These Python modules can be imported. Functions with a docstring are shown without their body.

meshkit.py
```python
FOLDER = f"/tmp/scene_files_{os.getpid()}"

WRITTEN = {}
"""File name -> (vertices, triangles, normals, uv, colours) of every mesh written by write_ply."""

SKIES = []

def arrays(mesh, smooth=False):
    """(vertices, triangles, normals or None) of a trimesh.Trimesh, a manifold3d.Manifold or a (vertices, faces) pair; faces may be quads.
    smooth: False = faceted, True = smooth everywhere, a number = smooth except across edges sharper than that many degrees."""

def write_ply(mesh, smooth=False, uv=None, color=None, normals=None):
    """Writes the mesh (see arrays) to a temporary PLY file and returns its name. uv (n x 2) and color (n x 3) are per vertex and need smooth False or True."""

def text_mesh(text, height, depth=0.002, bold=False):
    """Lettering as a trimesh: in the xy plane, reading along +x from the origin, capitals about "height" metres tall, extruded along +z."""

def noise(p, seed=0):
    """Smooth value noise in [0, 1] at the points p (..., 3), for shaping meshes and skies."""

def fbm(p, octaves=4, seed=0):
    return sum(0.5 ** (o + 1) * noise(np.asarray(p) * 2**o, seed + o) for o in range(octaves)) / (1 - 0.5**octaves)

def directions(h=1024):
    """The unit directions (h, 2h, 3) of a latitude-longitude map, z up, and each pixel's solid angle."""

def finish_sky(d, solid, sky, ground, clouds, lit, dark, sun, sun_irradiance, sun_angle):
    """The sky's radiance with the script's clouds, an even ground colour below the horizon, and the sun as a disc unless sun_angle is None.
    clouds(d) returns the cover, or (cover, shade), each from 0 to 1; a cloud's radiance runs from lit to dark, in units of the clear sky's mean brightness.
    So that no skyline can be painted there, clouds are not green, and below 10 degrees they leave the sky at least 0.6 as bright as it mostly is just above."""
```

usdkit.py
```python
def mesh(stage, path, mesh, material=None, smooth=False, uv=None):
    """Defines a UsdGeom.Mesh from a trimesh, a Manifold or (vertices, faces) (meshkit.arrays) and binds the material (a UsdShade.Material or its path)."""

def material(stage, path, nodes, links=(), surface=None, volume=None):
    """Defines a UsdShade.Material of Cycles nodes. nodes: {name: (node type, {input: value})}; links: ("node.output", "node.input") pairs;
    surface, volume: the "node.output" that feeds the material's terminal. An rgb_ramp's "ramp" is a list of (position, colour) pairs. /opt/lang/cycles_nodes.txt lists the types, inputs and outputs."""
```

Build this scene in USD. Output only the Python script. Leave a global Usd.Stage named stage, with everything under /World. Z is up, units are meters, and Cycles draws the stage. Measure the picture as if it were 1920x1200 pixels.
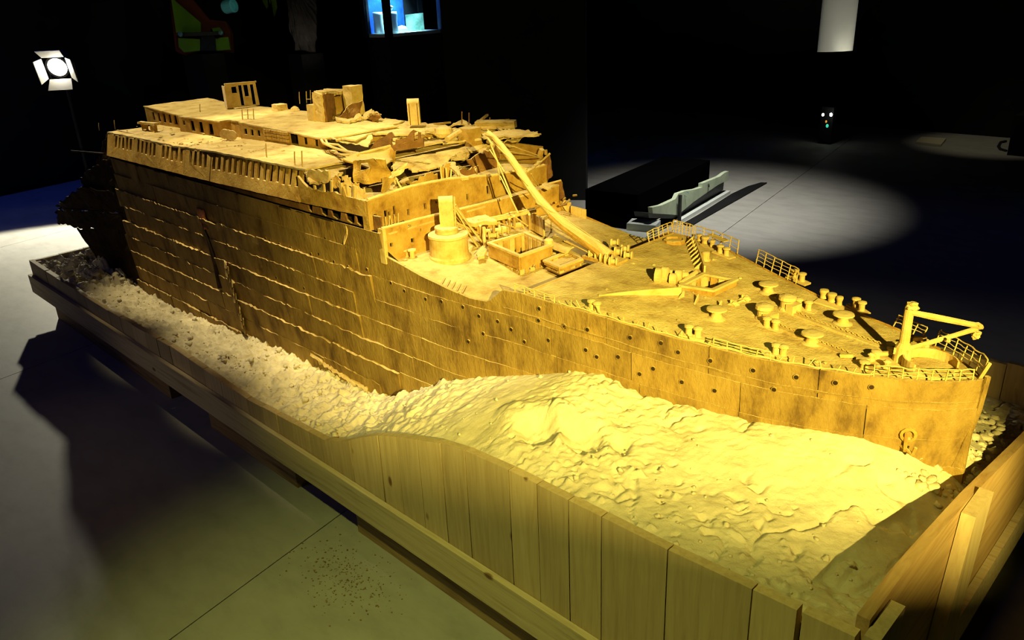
import math, random
import numpy as np, trimesh, usdkit, meshkit
from pxr import Usd, UsdGeom, UsdLux, UsdShade, Gf, Sdf, Vt
from shapely.geometry import Polygon, box as sbox
from scipy.interpolate import RBFInterpolator
random.seed(7); rng = np.random.default_rng(7)
stage = Usd.Stage.CreateInMemory()
UsdGeom.SetStageUpAxis(stage, 'Z'); UsdGeom.SetStageMetersPerUnit(stage, 1.0)
UsdGeom.Xform.Define(stage, '/World'); UsdGeom.Scope.Define(stage, '/World/Looks')

# ---------------------------------------------------------------- camera
cam = UsdGeom.Camera.Define(stage, '/World/camera')
CR, CU, CF = np.array([0.71303,0.69995,-0.04095]), np.array([-0.24111,0.29949,0.92312]), np.array([-0.65840,0.64834,-0.38231])
CP = (4.5812, -1.0014, 1.4971)
M = Gf.Matrix4d(*CR, 0, *CU, 0, *(-CF), 0, *CP, 1)
cam.AddTransformOp().Set(M)
cam.CreateFocalLengthAttr(27.95); cam.CreateHorizontalApertureAttr(36.0)
cam.CreateExposureAttr(0.0); cam.CreateClippingRangeAttr((0.05, 200))

# ---------------------------------------------------------------- lights
def spot(name, pos, target, color, power, angle, soft, radius=0.03):
    l = UsdLux.SphereLight.Define(stage, '/World/' + name)
    l.CreateRadiusAttr(radius); l.CreateColorAttr(Gf.Vec3f(*color)); l.CreateIntensityAttr(power); l.CreateNormalizeAttr(True)
    sh = UsdLux.ShapingAPI.Apply(l.GetPrim()); sh.CreateShapingConeAngleAttr(angle); sh.CreateShapingConeSoftnessAttr(soft)
    p, t = np.array(pos, float), np.array(target, float)
    z = p - t; z /= np.linalg.norm(z)
    x = np.cross([0, 0, 1.0], z)
    x = np.array([1.0, 0, 0]) if np.linalg.norm(x) < 1e-3 else x / np.linalg.norm(x)
    y = np.cross(z, x)
    l.AddTransformOp().Set(Gf.Matrix4d(*x, 0, *y, 0, *z, 0, *p, 1))
    return l
# warm yellow spotlight to the right of the photographer, on the bow
spot('bow_light', (6.1, -1.45, 2.05), (3.91, .26, .89), (1, .79, .16), 500, 22.5, .9, .022)
# warm overhead lamps above the hull
for k, (lx, tx, pw) in enumerate([(.75, .95, 110), (1.6, 1.75, 135), (2.45, 2.45, 110), (2.95, 2.98, 95)]):
    spot('deck_light' if not k else 'deck_light_%03d' % k, (lx, .125, 3.5), (tx, (.62, .42)[k == 3], .9), (1, .83, .42), pw, (14, 9.5)[k == 3], (.6, 1.0)[k == 3], .03)
# greenish light on the near side of the crate
spot('crate_light', (3.7, -1.7, 3.6), (3.62, -.30, .15), (.97, 1, .20), 78, 21, 1.0, .05)
spot('rail_light', (1.5, -3.6, .8), (1.75, 0, .16), (1, .84, .55), 7, 13, 1.0, .05)  # added warm fill on the left planks and rail; no lamp there
# white lamp standing behind the stern (its housing is the theatre_spotlight below)
spot('stern_lamp_light', (-2.278 + .06, 1.052 - .05, 1.098 - .02), (0.1, -.5, 0), (1, .94, .70), 72, 55, .3, .03)
# white light over the small display, blue lights of the far left and far floor
spot('display_light', (2.15, 3.3, 2.3), (1.66, 3.90, 0), (1, .97, .85), 84, 31, 1.0, .03)
spot('blue_light', (-2.6, .2, 3.2), (-2.5, 1.0, 0), (.05, .12, 1), 14, 35, .9, .04)
spot('blue_fill_light', (1.2, -3.2, 3.6), (1.6, -.7, 0), (.15, .13, .62), 9, 40, .9, .05)  # added fill that tints the shaded near floor blue
spot('far_floor_light', (2.4, 6.3, 3.0), (2.5, 7.35, 0), (1, .9, .6), 11, 14, .8, .04)
spot('far_blue_light', (4.2, 5.0, 3.4), (3.6, 3.2, 0), (.06, .07, .5), 3, 40, .9, .05)

# ---------------------------------------------------------------- helpers
def numbered(parent, name):
    p, n = f'{parent}/{name}', 0
    while stage.GetPrimAtPath(p): n += 1; p = f'{parent}/{name}_{n:03d}'
    return p
_next = {}
def fresh(parent, name):
    k = (str(parent), name); n = _next.get(k, 0); _next[k] = n + 1
    return f'{parent}/{name}' if n == 0 else f'{parent}/{name}_{n:03d}'
def data(prim, label=None, cat=None, group=None, kind=None):
    for k, v in (('label', label), ('category', cat), ('group', group), ('kind', kind)):
        if v: prim.SetCustomDataByKey(k, v)
    return prim
def thing(name, label, cat, loc=(0, 0, 0), group=None, kind=None):
    x = UsdGeom.Xform.Define(stage, fresh('/World', name)); x.AddTranslateOp().Set(Gf.Vec3d(*map(float, loc)))
    data(x.GetPrim(), label, cat, group, kind); x.loc = np.array(loc, float)
    return x
def structure(name):
    x = UsdGeom.Xform.Define(stage, '/World/' + name); data(x.GetPrim(), kind='structure'); x.loc = np.zeros(3); return x
def arr(mesh):
    if isinstance(mesh, list): mesh = trimesh.util.concatenate(mesh)
    v, f, n = meshkit.arrays(mesh); return v, f
def part(parent, name, mesh, mat, smooth=False, label=None, kind=None):
    """one Mesh under a thing (an Xform, whose .loc is taken off) or under another part"""
    v, f = arr(mesh)
    off = getattr(parent, 'loc', np.zeros(3))
    m = usdkit.mesh(stage, fresh(parent.GetPath(), name), trimesh.Trimesh(v - off, f, process=False), mat, smooth)
    m.loc = off
    data(m.GetPrim(), label, kind=kind)
    return m
def single(name, mesh, mat, label, cat, smooth=False, group=None, kind=None):
    v, f = arr(mesh)
    m = usdkit.mesh(stage, fresh('/World', name), trimesh.Trimesh(v, f, process=False), mat, smooth)
    data(m.GetPrim(), label, cat, group, kind); m.loc = np.zeros(3); return m
def bx(x0, x1, y0, y1, z0, z1):
    m = trimesh.creation.box([x1 - x0, y1 - y0, z1 - z0]); m.apply_translation([(x0 + x1) / 2, (y0 + y1) / 2, (z0 + z1) / 2]); return m
def frame_of(d):
    d = np.asarray(d, float); d = d / np.linalg.norm(d)
    a = np.cross(d, [0, 0, 1.0]) if abs(d[2]) < .95 else np.cross(d, [0, 1.0, 0]); a /= np.linalg.norm(a)
    return d, a, np.cross(d, a)
def tube(pts, radii, sides=8):
    p = np.asarray(pts, float); r = np.broadcast_to(radii, (len(p),)).astype(float)
    t = np.gradient(p, axis=0); t /= np.linalg.norm(t, axis=1, keepdims=True) + 1e-12
    _, a0, _ = frame_of(t[0]); V = []
    for i in range(len(p)):
        a0 = a0 - t[i] * (a0 @ t[i]); a0 /= np.linalg.norm(a0); b0 = np.cross(t[i], a0)
        ang = np.arange(sides) * 2 * np.pi / sides
        V.append(p[i] + r[i] * (np.cos(ang)[:, None] * a0 + np.sin(ang)[:, None] * b0))
    V = np.vstack(V + [p[:1], p[-1:]]); F = []; n = len(p)
    for i in range(n - 1):
        for j in range(sides):
            a, b = i * sides + j, i * sides + (j + 1) % sides
            F += [[a, b, b + sides], [a, b + sides, a + sides]]
    for j in range(sides):
        F += [[n * sides, (j + 1) % sides, j], [n * sides + 1, (n - 1) * sides + j, (n - 1) * sides + (j + 1) % sides]]
    m = trimesh.Trimesh(V, F, process=False); return m
def rod(a, b, r, sides=6, n=2, wob=0, seed=0):
    a, b = np.asarray(a, float), np.asarray(b, float)
    s = np.linspace(0, 1, n)[:, None]; p = a + (b - a) * s
    if wob: p = p + (np.random.default_rng(seed).random(p.shape) - .5) * wob * np.sin(np.pi * s)
    return tube(p, r, sides)
def beam(a, b, w, h):
    """square bar from a to b"""
    a, b = np.asarray(a, float), np.asarray(b, float); d, s, u = frame_of(b - a)
    m = trimesh.creation.box([1, 1, 1]); v = m.vertices
    m.vertices = (a + b) / 2 + v[:, :1] * (b - a) + v[:, 1:2] * s * w + v[:, 2:] * u * h
    if np.linalg.det(np.stack([b - a, s, u])) < 0: m.invert()
    return m
def lathe(profile, base, sides=20, axis=(0, 0, 1)):
    """profile: (radius, height) from bottom to top"""
    d, a, c = frame_of(axis); pr = np.array(profile, float); ang = np.arange(sides) * 2 * np.pi / sides
    V = []
    for rr, hh in pr: V.append(np.asarray(base) + d * hh + rr * (np.cos(ang)[:, None] * a + np.sin(ang)[:, None] * c))
    n = len(pr); V = np.vstack(V + [np.asarray(base)[None] + d * pr[0, 1], np.asarray(base)[None] + d * pr[-1, 1]]); F = []
    for i in range(n - 1):
        for j in range(sides):
            p, q = i * sides + j, i * sides + (j + 1) % sides; F += [[p, q, q + sides], [p, q + sides, p + sides]]
    for j in range(sides): F += [[n * sides, (j + 1) % sides, j], [n * sides + 1, (n - 1) * sides + j, (n - 1) * sides + (j + 1) % sides]]
    m = trimesh.Trimesh(V, F, process=False); m.fix_normals(); return m
def noisy(m, amp, freq, seed=0, sub=None):
    if isinstance(m, list): m = trimesh.util.concatenate(m)
    if sub:
        v, f = trimesh.remesh.subdivide_to_size(m.vertices, m.faces, sub, max_iter=12); m = trimesh.Trimesh(v, f, process=True)
    v = m.vertices
    d = np.stack([meshkit.fbm(v * freq + 17.3 * k, 3, seed + k) - .5 for k in range(3)], 1)
    m = trimesh.Trimesh(v + d * 2 * amp, m.faces, process=False); return m
def grid(fn, us, vs, thick=None):
    """surface fn(u, v) -> (n,3); thick: vector(s) for a closed slab"""
    U, W = np.meshgrid(us, vs, indexing='ij'); P = np.asarray(fn(U.ravel(), W.ravel())); nu, nv = len(us), len(vs)
    i, j = np.meshgrid(np.arange(nu - 1), np.arange(nv - 1), indexing='ij'); a = (i * nv + j).ravel()
    F = np.vstack([np.stack([a, a + nv, a + nv + 1], 1), np.stack([a, a + nv + 1, a + 1], 1)])
    if thick is None: return trimesh.Trimesh(P, F, process=False)
    Q = P + np.asarray(thick); n = len(P)
    ring = list(range(0, n - nv, nv)) + list(range(n - nv, n - 1)) + list(range(n - 1, nv - 1, -nv)) + list(range(nv - 1, 0, -1))
    S = []
    for k in range(len(ring)):
        p, q = ring[k], ring[(k + 1) % len(ring)]; S += [[q, p, p + n], [q, p + n, q + n]]
    m = trimesh.Trimesh(np.vstack([P, Q]), np.vstack([F, F[:, ::-1] + n, np.array(S)]), process=False); return m
def sheet(pts, thick, hole=None, up=None, rag=0, seed=0, size=.012, bump=0.0):
    """a torn plate: polygon of 3-D points (roughly planar), ragged outline, thickness along its normal, dented"""
    p = np.asarray(pts, float); c = p.mean(0); _, _, vh = np.linalg.svd(p - c); e1, e2, n = vh
    if np.dot(np.cross(e1, e2), n) < 0: n = -n
    if up is not None and n @ np.asarray(up) < 0: n, e2 = -n, -e2
    q = np.stack([(p - c) @ e1, (p - c) @ e2], 1)
    rr = np.random.default_rng(seed)
    def ragged(q, rag):
        if not rag: return q
        out = []
        for a, b in zip(q, np.roll(q, -1, 0)):
            k = max(1, int(np.linalg.norm(b - a) / (.9 * size)))
            for s in range(k):
                out.append(a + (b - a) * s / k + (rr.random(2) - .5) * rag * (1 if s else .4))
        return np.array(out)
    poly = Polygon(ragged(q, rag)).buffer(0)
    for h in (hole or []):
        hq = np.asarray(h, float); poly = poly.difference(Polygon(np.stack([(hq - c) @ e1, (hq - c) @ e2], 1)))
    if poly.geom_type != 'Polygon': poly = max(poly.geoms, key=lambda g: g.area)
    m = trimesh.creation.extrude_polygon(poly, thick, engine='earcut')
    if bump:
        v, f = trimesh.remesh.subdivide_to_size(m.vertices, m.faces, size * 1.6, max_iter=10); m = trimesh.Trimesh(v, f, process=True)
    v = m.vertices.copy(); off = bump * 2 * (meshkit.fbm(np.c_[v[:, :2] * 22, np.full(len(v), seed * 3.1)], 3, seed) - .5) if bump else 0
    # keep the outline's own height where the points are not planar
    h = (p - c) @ n
    if len(p) > 3 and np.abs(h).max() > 1e-6:
        dd = np.linalg.norm(v[:, None, :2] - q[None], axis=2) + 1e-4; w = dd ** -2.5; off = off + (w * h).sum(1) / w.sum(1)
    w3 = c + v[:, :1] * e1 + v[:, 1:2] * e2 + (v[:, 2] - thick / 2 + off)[:, None] * n
    return trimesh.Trimesh(w3, m.faces, process=False)
def wall_panel(poly, origin, ex, ez, thick):
    """shapely polygon in the plane (ex, ez) at origin; thickness goes along ex x ez, behind the face"""
    if poly.geom_type != 'Polygon': poly = max(poly.geoms, key=lambda g: g.area)
    m = trimesh.creation.extrude_polygon(poly, thick, engine='earcut'); v = m.vertices
    ex, ez = np.asarray(ex, float), np.asarray(ez, float); n = np.cross(ex, ez)
    return trimesh.Trimesh(np.asarray(origin) + v[:, :1] * ex + v[:, 1:2] * ez + v[:, 2:] * n, m.faces, process=False)
def blob(c, r, seed, sub=1, flat=.8):
    m = trimesh.creation.icosphere(subdivisions=sub, radius=1.0); v = m.vertices
    k = 1 + 1.3 * (meshkit.noise(v * 1.9 + seed * 9.1, seed) - .5); m.vertices = v * k[:, None] * np.array([1, 1, flat]) * r + np.asarray(c); return m

# ---------------------------------------------------------------- materials
LK = '/World/Looks/'
def coat(name, ramp, scale=20, rough=.9, bump=.4, bscale=60, dist=.004, stretch=None, detail=6, rand=.0, spec=.2, dust=None):
    nodes = {'g': ('geometry', {}), 'm': ('mapping', {'scale': stretch or (1, 1, 1)}),
             'n': ('noise_texture', {'scale': scale, 'detail': detail, 'roughness': .65}), 'r': ('rgb_ramp', {'ramp': ramp}),
             'b1': ('noise_texture', {'scale': bscale, 'detail': 5, 'roughness': .7}), 'bp': ('bump', {'strength': bump, 'distance': dist}),
             'p': ('principled_bsdf', {'roughness': rough, 'specular_ior_level': spec})}
    links = [('g.position', 'm.vector'), ('m.vector', 'n.vector'), ('n.fac', 'r.fac'), ('m.vector', 'b1.vector'), ('b1.fac', 'bp.height'), ('bp.normal', 'p.normal')]
    if rand:
        nodes['o'] = ('geometry', {}); nodes['oi'] = ('object_info', {}); nodes['h'] = ('hsv', {})
        nodes['mr'] = ('map_range', {'to_min': 1 - rand, 'to_max': 1 + rand})
        links += [('oi.random', 'mr.value'), ('mr.result', 'h.value'), ('r.color', 'h.color')]
    else: nodes['h'] = ('hsv', {}); links += [('r.color', 'h.color')]
    if dust:
        nodes.update({'sx': ('separate_xyz', {}), 'du': ('map_range', {'from_min': .45, 'from_max': .85, 'clamp': True}), 'dm': ('mix', {'color2': dust})})
        links += [('g.normal', 'sx.vector'), ('sx.z', 'du.value'), ('du.result', 'dm.fac'), ('h.color', 'dm.color1'), ('dm.color', 'p.base_color')]
    else: links += [('h.color', 'p.base_color')]
    return usdkit.material(stage, LK + name, nodes, links, surface='p.BSDF')
M_DECK = coat('deck_dust', [(.28, (.30, .19, .07)), (.42, (.47, .34, .14)), (.55, (.56, .43, .19)), (.75, (.66, .52, .27))], 15, .95, .8, 110, .004)
M_HULL = coat('hull_rust', [(.22, (.04, .02, .006)), (.36, (.15, .085, .02)), (.5, (.27, .17, .04)), (.66, (.33, .22, .06)), (.82, (.20, .155, .05))], 15, .8, .9, 85, .005, rand=.12, spec=.3, stretch=(1, 1, .45), dust=(.5, .36, .15))
M_RUST = coat('ochre_rust', [(.25, (.20, .09, .018)), (.45, (.38, .22, .045)), (.6, (.46, .295, .075)), (.8, (.52, .37, .13))], 16, .88, .8, 90, .004, rand=.08, dust=(.56, .42, .19))
M_FIT = coat('fitting_dust', [(.3, (.45, .29, .08)), (.55, (.58, .42, .17)), (.75, (.62, .47, .20))], 30, .9, .5, 160, .002, dust=(.58, .45, .22))
M_DARK = coat('dark_iron', [(.3, (.012, .007, .004)), (.7, (.04, .022, .01))], 25, .9, .4, 90, .003)  # near-black iron; in recesses and openings the shade is put into the colour
M_SHADE = coat('brown_rust', [(.3, (.11, .05, .018)), (.6, (.24, .12, .04)), (.8, (.34, .2, .07))], 18, .9, .6, 90, .004, dust=(.5, .37, .17))  # darker rust; shaded and recessed walls carry their shade in this colour
M_SAND = coat('sand', [(.25, (.46, .39, .26)), (.5, (.60, .53, .38)), (.75, (.70, .63, .47))], 14, .97, .55, 190, .004, detail=8)
M_CONC = coat('concrete', [(.25, (.30, .29, .27)), (.5, (.37, .36, .335)), (.75, (.42, .41, .38))], 5, .62, .12, 220, .002, detail=9, spec=.35, stretch=(1, 2.2, 1))
M_BLACK = coat('black_paint', [(.3, (.006, .006, .007)), (.7, (.012, .012, .014))], 3, .8, .1, 40, .002)
M_VELVET = usdkit.material(stage, LK + 'black_velvet', {'p': ('diffuse_bsdf', {'color': (.0016, .0016, .0018)})}, [], surface='p.BSDF')  # ultra-black so the added case catches no light
M_BLACKM = coat('black_metal', [(.3, (.012, .012, .013)), (.7, (.03, .03, .03))], 30, .45, .05, 60, .001, spec=.4)
def wood(name, dark, mid, light, along, rand=.16):
    st = {'z': (26, 26, 1.6), 'x': (1.2, 26, 26), 'y': (26, 1.2, 26)}[along]
    nodes = {'g': ('geometry', {}), 'oi': ('object_info', {}), 'ad': ('vector_math', {'math_type': 'add'}), 'sc': ('vector_math', {'math_type': 'scale', 'scale': 7.0}),
             'm': ('mapping', {'scale': st}), 'n': ('noise_texture', {'scale': 3.2, 'detail': 7, 'roughness': .62, 'distortion': .6}),
             'r': ('rgb_ramp', {'ramp': [(.3, dark), (.48, mid), (.7, light)]}),
             'mk': ('mapping', {'scale': tuple(9 if s > 5 else 4.5 for s in st)}), 'v': ('voronoi_texture', {'scale': 1.0, 'randomness': 1.0}), 'kr': ('rgb_ramp', {'ramp': [(0.0, (.13, .07, .03)), (.05, (.28, .16, .07)), (.085, (1, 1, 1))]}),
             'mx': ('mix', {'mix_type': 'multiply', 'fac': .85}), 'h': ('hsv', {}), 'mr': ('map_range', {'to_min': 1 - rand, 'to_max': 1 + rand}),
             'bp': ('bump', {'strength': .25, 'distance': .002}), 'p': ('principled_bsdf', {'roughness': .75, 'specular_ior_level': .25})}
    links = [('oi.random', 'sc.vector1'), ('g.position', 'ad.vector1'), ('sc.vector', 'ad.vector2'), ('ad.vector', 'm.vector'), ('m.vector', 'n.vector'), ('n.fac', 'r.fac'), ('ad.vector', 'mk.vector'), ('mk.vector', 'v.vector'), ('v.distance', 'kr.fac'),
             ('r.color', 'mx.color1'), ('kr.color', 'mx.color2'), ('mx.color', 'h.color'), ('oi.random', 'mr.value'), ('mr.result', 'h.value'), ('h.color', 'p.base_color'), ('n.fac', 'bp.height'), ('bp.normal', 'p.normal')]
    return usdkit.material(stage, LK + name, nodes, links, surface='p.BSDF')
M_PLANK = wood('pine_plank', (.44, .32, .17), (.51, .39, .22), (.57, .45, .27), 'z')
M_RAIL = wood('pine_rail', (.40, .30, .17), (.53, .43, .27), (.60, .50, .33), 'x', .06)
M_ENDW = wood('plywood_panel', (.36, .21, .09), (.48, .31, .14), (.56, .38, .19), 'y', .1)
M_OLDW = wood('old_timber', (.14, .08, .04), (.26, .17, .085), (.36, .25, .13), 'x', .15)
def plain(name, col, rough=.6, metal=0, emit=None, strength=0, spec=.5):
    d = {'base_color': col, 'roughness': rough, 'metallic': metal, 'specular_ior_level': spec}
    if emit: d.update(emission_color=emit, emission_strength=strength)
    return usdkit.material(stage, LK + name, {'p': ('principled_bsdf', d)}, [], surface='p.BSDF')

# ---------------------------------------------------------------- room
A12 = math.radians(101); UD = np.array([math.cos(A12), math.sin(A12), 0]); ND = np.array([math.sin(A12), -math.cos(A12), 0])  # seam direction and its normal
fl = structure('floor')
seams = [-16, -10.3, -8.15, -6.0, -3.8, -1.62, .62, 2.66, 4.85, 7.05, 9.3, 16]
for a, b in zip(seams, seams[1:]):
    g = .002
    q = [ND * (a + g) - UD * 14, ND * (b - g) - UD * 14, ND * (b - g) + UD * 20, ND * (a + g) + UD * 20]
    m = trimesh.creation.extrude_polygon(Polygon([p[:2] for p in q]), .1, engine='earcut'); m.apply_translation([0, 0, -.1]); part(fl, 'concrete_slab', m, M_CONC)
part(fl, 'sub_base', bx(-16, 16, -16, 20, -.2, -.1), M_DARK)
wl = structure('wall_left'); q = ND * -3.35
m = trimesh.creation.extrude_polygon(Polygon([(q - UD * 8)[:2], (q - UD * 8 - ND * .2)[:2], (q + UD * 9.2 - ND * .2)[:2], (q + UD * 9.2)[:2]]), 4.4, engine='earcut'); part(wl, 'panel', m, M_BLACK)
for nm, b in (('wall_back', (-6.5, 9, 7.8, 8.0, 0, 4.4)), ('wall_right', (9, 9.2, -6, 8, 0, 4.4)), ('wall_front', (-3, 9, -6.2, -6, 0, 4.4)), ('ceiling', (-8, 9.5, -7, 9, 4.4, 4.6))):
    w = structure(nm); part(w, 'panel', bx(*b), M_BLACK)
wm = structure('wall_middle'); part(wm, 'panel', sheet([np.array(p) for p in ((-0.1279, 3.072, 0), (0.7414, 3.645, 0), (0.7414, 3.645, 4.4), (-0.1279, 3.072, 4.4))], .12), M_BLACK)

# ---------------------------------------------------------------- crate
def top_near(x):
    return np.interp(x, [0, 1.07, 1.72, 2.29, 2.55, 2.755, 2.76, 2.85, 2.96, 3.03, 3.12, 3.29, 3.38, 3.53, 3.93, 4.27],
                        [.308, .297, .312, .288, .302, .312, .318, .345, .403, .435, .467, .516, .532, .541, .546, .561])
crate = thing('timber_crate', 'long open pine plank crate holding the sand and the shipwreck model', 'crate', (2.13, .68, 0))
joints = [0, .12, .26, .41, .55, .68, .81, .95, 1.078, 1.21, 1.34, 1.474, 1.585, 1.699, 1.86, 1.98, 2.105, 2.2, 2.288, 2.39, 2.479, 2.577, 2.666, 2.756, 2.89, 3.03, 3.115, 3.2045, 3.294, 3.38, 3.5213, 3.606, 3.693, 3.778, 3.9316, 4.0998, 4.186, 4.272]
for i, (a, b) in enumerate(zip(joints, joints[1:])):
    g0 = .006 if abs(a - 3.03) < .01 else .0012; g1 = .008 if abs(b - 4.186) < .01 else .0012
    xs = np.linspace(a + g0, b - g1, 6); jit = (rng.random() - .5) * .004 * (a < 2.7); y0 = .0094 + rng.random() * .0025; y1 = y0 + .021
    zt = top_near(xs) + jit; zb = .118
    m = trimesh.creation.extrude_polygon(Polygon([(xs[0], zb)] + [(x, z) for x, z in zip(xs, zt)][0:0] + [(xs[-1], zb)] + [(x, z) for x, z in zip(xs[::-1], zt[::-1])]), y1 - y0, engine='earcut')
    v = m.vertices; m = trimesh.Trimesh(np.c_[v[:, 0], y1 - v[:, 2], v[:, 1]], m.faces, process=False); m.fix_normals()
    part(crate, 'plank', m, M_PLANK)
rail = part(crate, 'outer_rail', noisy(bx(-.018, 4.30, -.0075, .0090, .1345, .23), .0008, 9, 3, .12), M_RAIL)
# bearer blocks and skid boards under the planks
for a, b in ((.11, 1.50), (1.85, 2.47), (2.81, 4.26)):
    part(crate, 'bearer_board', noisy(bx(a, b, .055, .085, .068, .118), .0012, 8, 5, .1), M_OLDW)
    part(crate, 'skid_board', noisy(bx(a + .004, b, .045, .12, 0.001, .067), .0016, 8, 6, .1), M_OLDW)
    part(crate, 'bearer_board', bx(a, b, 1.26, 1.30, .068, .118), M_OLDW); part(crate, 'skid_board', bx(a, b, 1.25, 1.33, .001, .067), M_OLDW)
part(crate, 'bearer_board', bx(.12, 4.2, .66, .72, .001, .118), M_OLDW); part(crate, 'bearer_board', bx(.12, 4.24, .135, .165, .001, .118), M_OLDW); part(crate, 'bottom_panel', bx(.01, 4.26, .031, 1.36, .119, .137), M_OLDW)  # both full-length bearers are added to keep light out from under the crate
# end panel at the bow, stern end and far side
WY = 1.385
def top_end(y): return np.interp(y, [0, .08, .33, .53, .83, 1.0, 1.4], [.578, .598, .573, .549, .497, .466, .43])
ys = np.linspace(.032, WY, 12)
m = trimesh.creation.extrude_polygon(Polygon([(ys[0], .12), (ys[-1], .12)] + [(y, top_end(y)) for y in ys[::-1]]), .02, engine='earcut'); v = m.vertices
m = trimesh.Trimesh(np.c_[4.262 + v[:, 2], v[:, 0], v[:, 1]], m.faces, process=False); part(crate, 'end_panel', m, M_ENDW, label='reddish brown plywood end panel')
part(crate, 'corner_post', bx(4.283, 4.306, .012, .115, .002, .572), M_PLANK)
m = bx(4.2835, 4.309, .465, .575, .03, .548); m.vertices[:, 1] -= (.548 - m.vertices[:, 2]) * .22; part(crate, 'end_stud', m, M_PLANK)
part(crate, 'end_rail', bx(4.283, 4.30, .13, .36, .135, .23), M_RAIL); part(crate, 'end_rail', bx(4.283, 4.30, .56, WY, .135, .23), M_RAIL)
for k in range(11):
    a = .03 + k * .123; part(crate, 'end_plank', bx(.002, .022, a + .001, min(a + .122, WY), .118, .306 + (k % 3) * .002), M_PLANK)
part(crate, 'end_rail', bx(-.016, .0015, 0.0, WY, .1345, .23), M_RAIL)
for k in range(34):
    a = .024 + k * .1246; zt = top_near(min(a + .06, 4.27)) - (.0 if a < 2.8 else .075 * min(1, (a - 2.8) / .5)); zt = max(zt, .31)
    part(crate, 'plank', bx(a + .001, a + .1236, WY - .021, WY, .118, zt + .002 * (k % 2)), M_PLANK)
part(crate, 'outer_rail', bx(-.018, 4.30, WY, WY + .012, .1345, .23), M_RAIL)
part(crate, 'inner_batten', beam((3.72, WY - .034, .385), (4.255, WY - .034, .345), .024, .026), M_RAIL, label='inner batten with sand lying on it')

# ---------------------------------------------------------------- hull shape
YC = .685
_bx = np.array([-1, 2.7, 3.0, 3.25, 3.35, 3.45, 3.55, 3.65, 3.75, 3.85, 3.95, 4.05, 4.15, 4.2, 4.235, 4.3])
_bb = np.array([.385, .385, .375, .348, .34, .324, .298, .269, .238, .208, .178, .142, .085, .045, .004, 0])
def zd(x): return np.interp(x, [2.7, 3.25, 3.45, 3.65, 3.85, 4.05, 4.25], [.785, .791, .781, .753, .733, .731, .73])
def zf(x): return zd(x) - .006
def hb(x, z):
    dx = np.clip(zd(x) - z, 0, 1) * .14 * np.clip((x - 3) / 1, 0, 1); return np.maximum(np.interp(x + dx, _bx, _bb), .0015)
def hull_pt(x, z, off=0, side=-1):
    x, z = np.asarray(x, float), np.asarray(z, float)
    e = .01; s = (hb(x + e, z) - hb(x - e, z)) / (2 * e); n = 1 / np.sqrt(1 + s * s)
    return np.stack([x - s * n * off, YC + side * (hb(x, z) + n * off), z], -1)

# ---------------------------------------------------------------- sand
cp = []
for x in np.linspace(.03, 4.25, 30): cp.append((x, .035, float(top_near(x)) - (.022 if x < 2.8 else .03)))
for x, y, z in [(0.5704,0.3,0.201),(1.177,0.3,0.2117),(1.686,0.3,0.2601),(2.1,0.3,0.2881),(2.443,0.3,0.2895),(2.687,0.3,0.3255),(2.797,0.3032,0.3672),(2.952,0.3084,0.4578),(3.101,0.3214,0.5096),(3.288,0.3408,0.5652),(3.42,0.3578,0.6115),(3.491,0.3744,0.6172),(3.584,0.4009,0.5943),(3.708,0.4392,0.5828),(3.826,0.4753,0.5778),(3.936,0.5091,0.5837),(4.038,0.5486,0.5784),(4.132,0.6062,0.5494),(4.185,0.6599,0.5052)]: cp.append((x, y, z)); cp.append((x, y + .12, z + .0))
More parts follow.
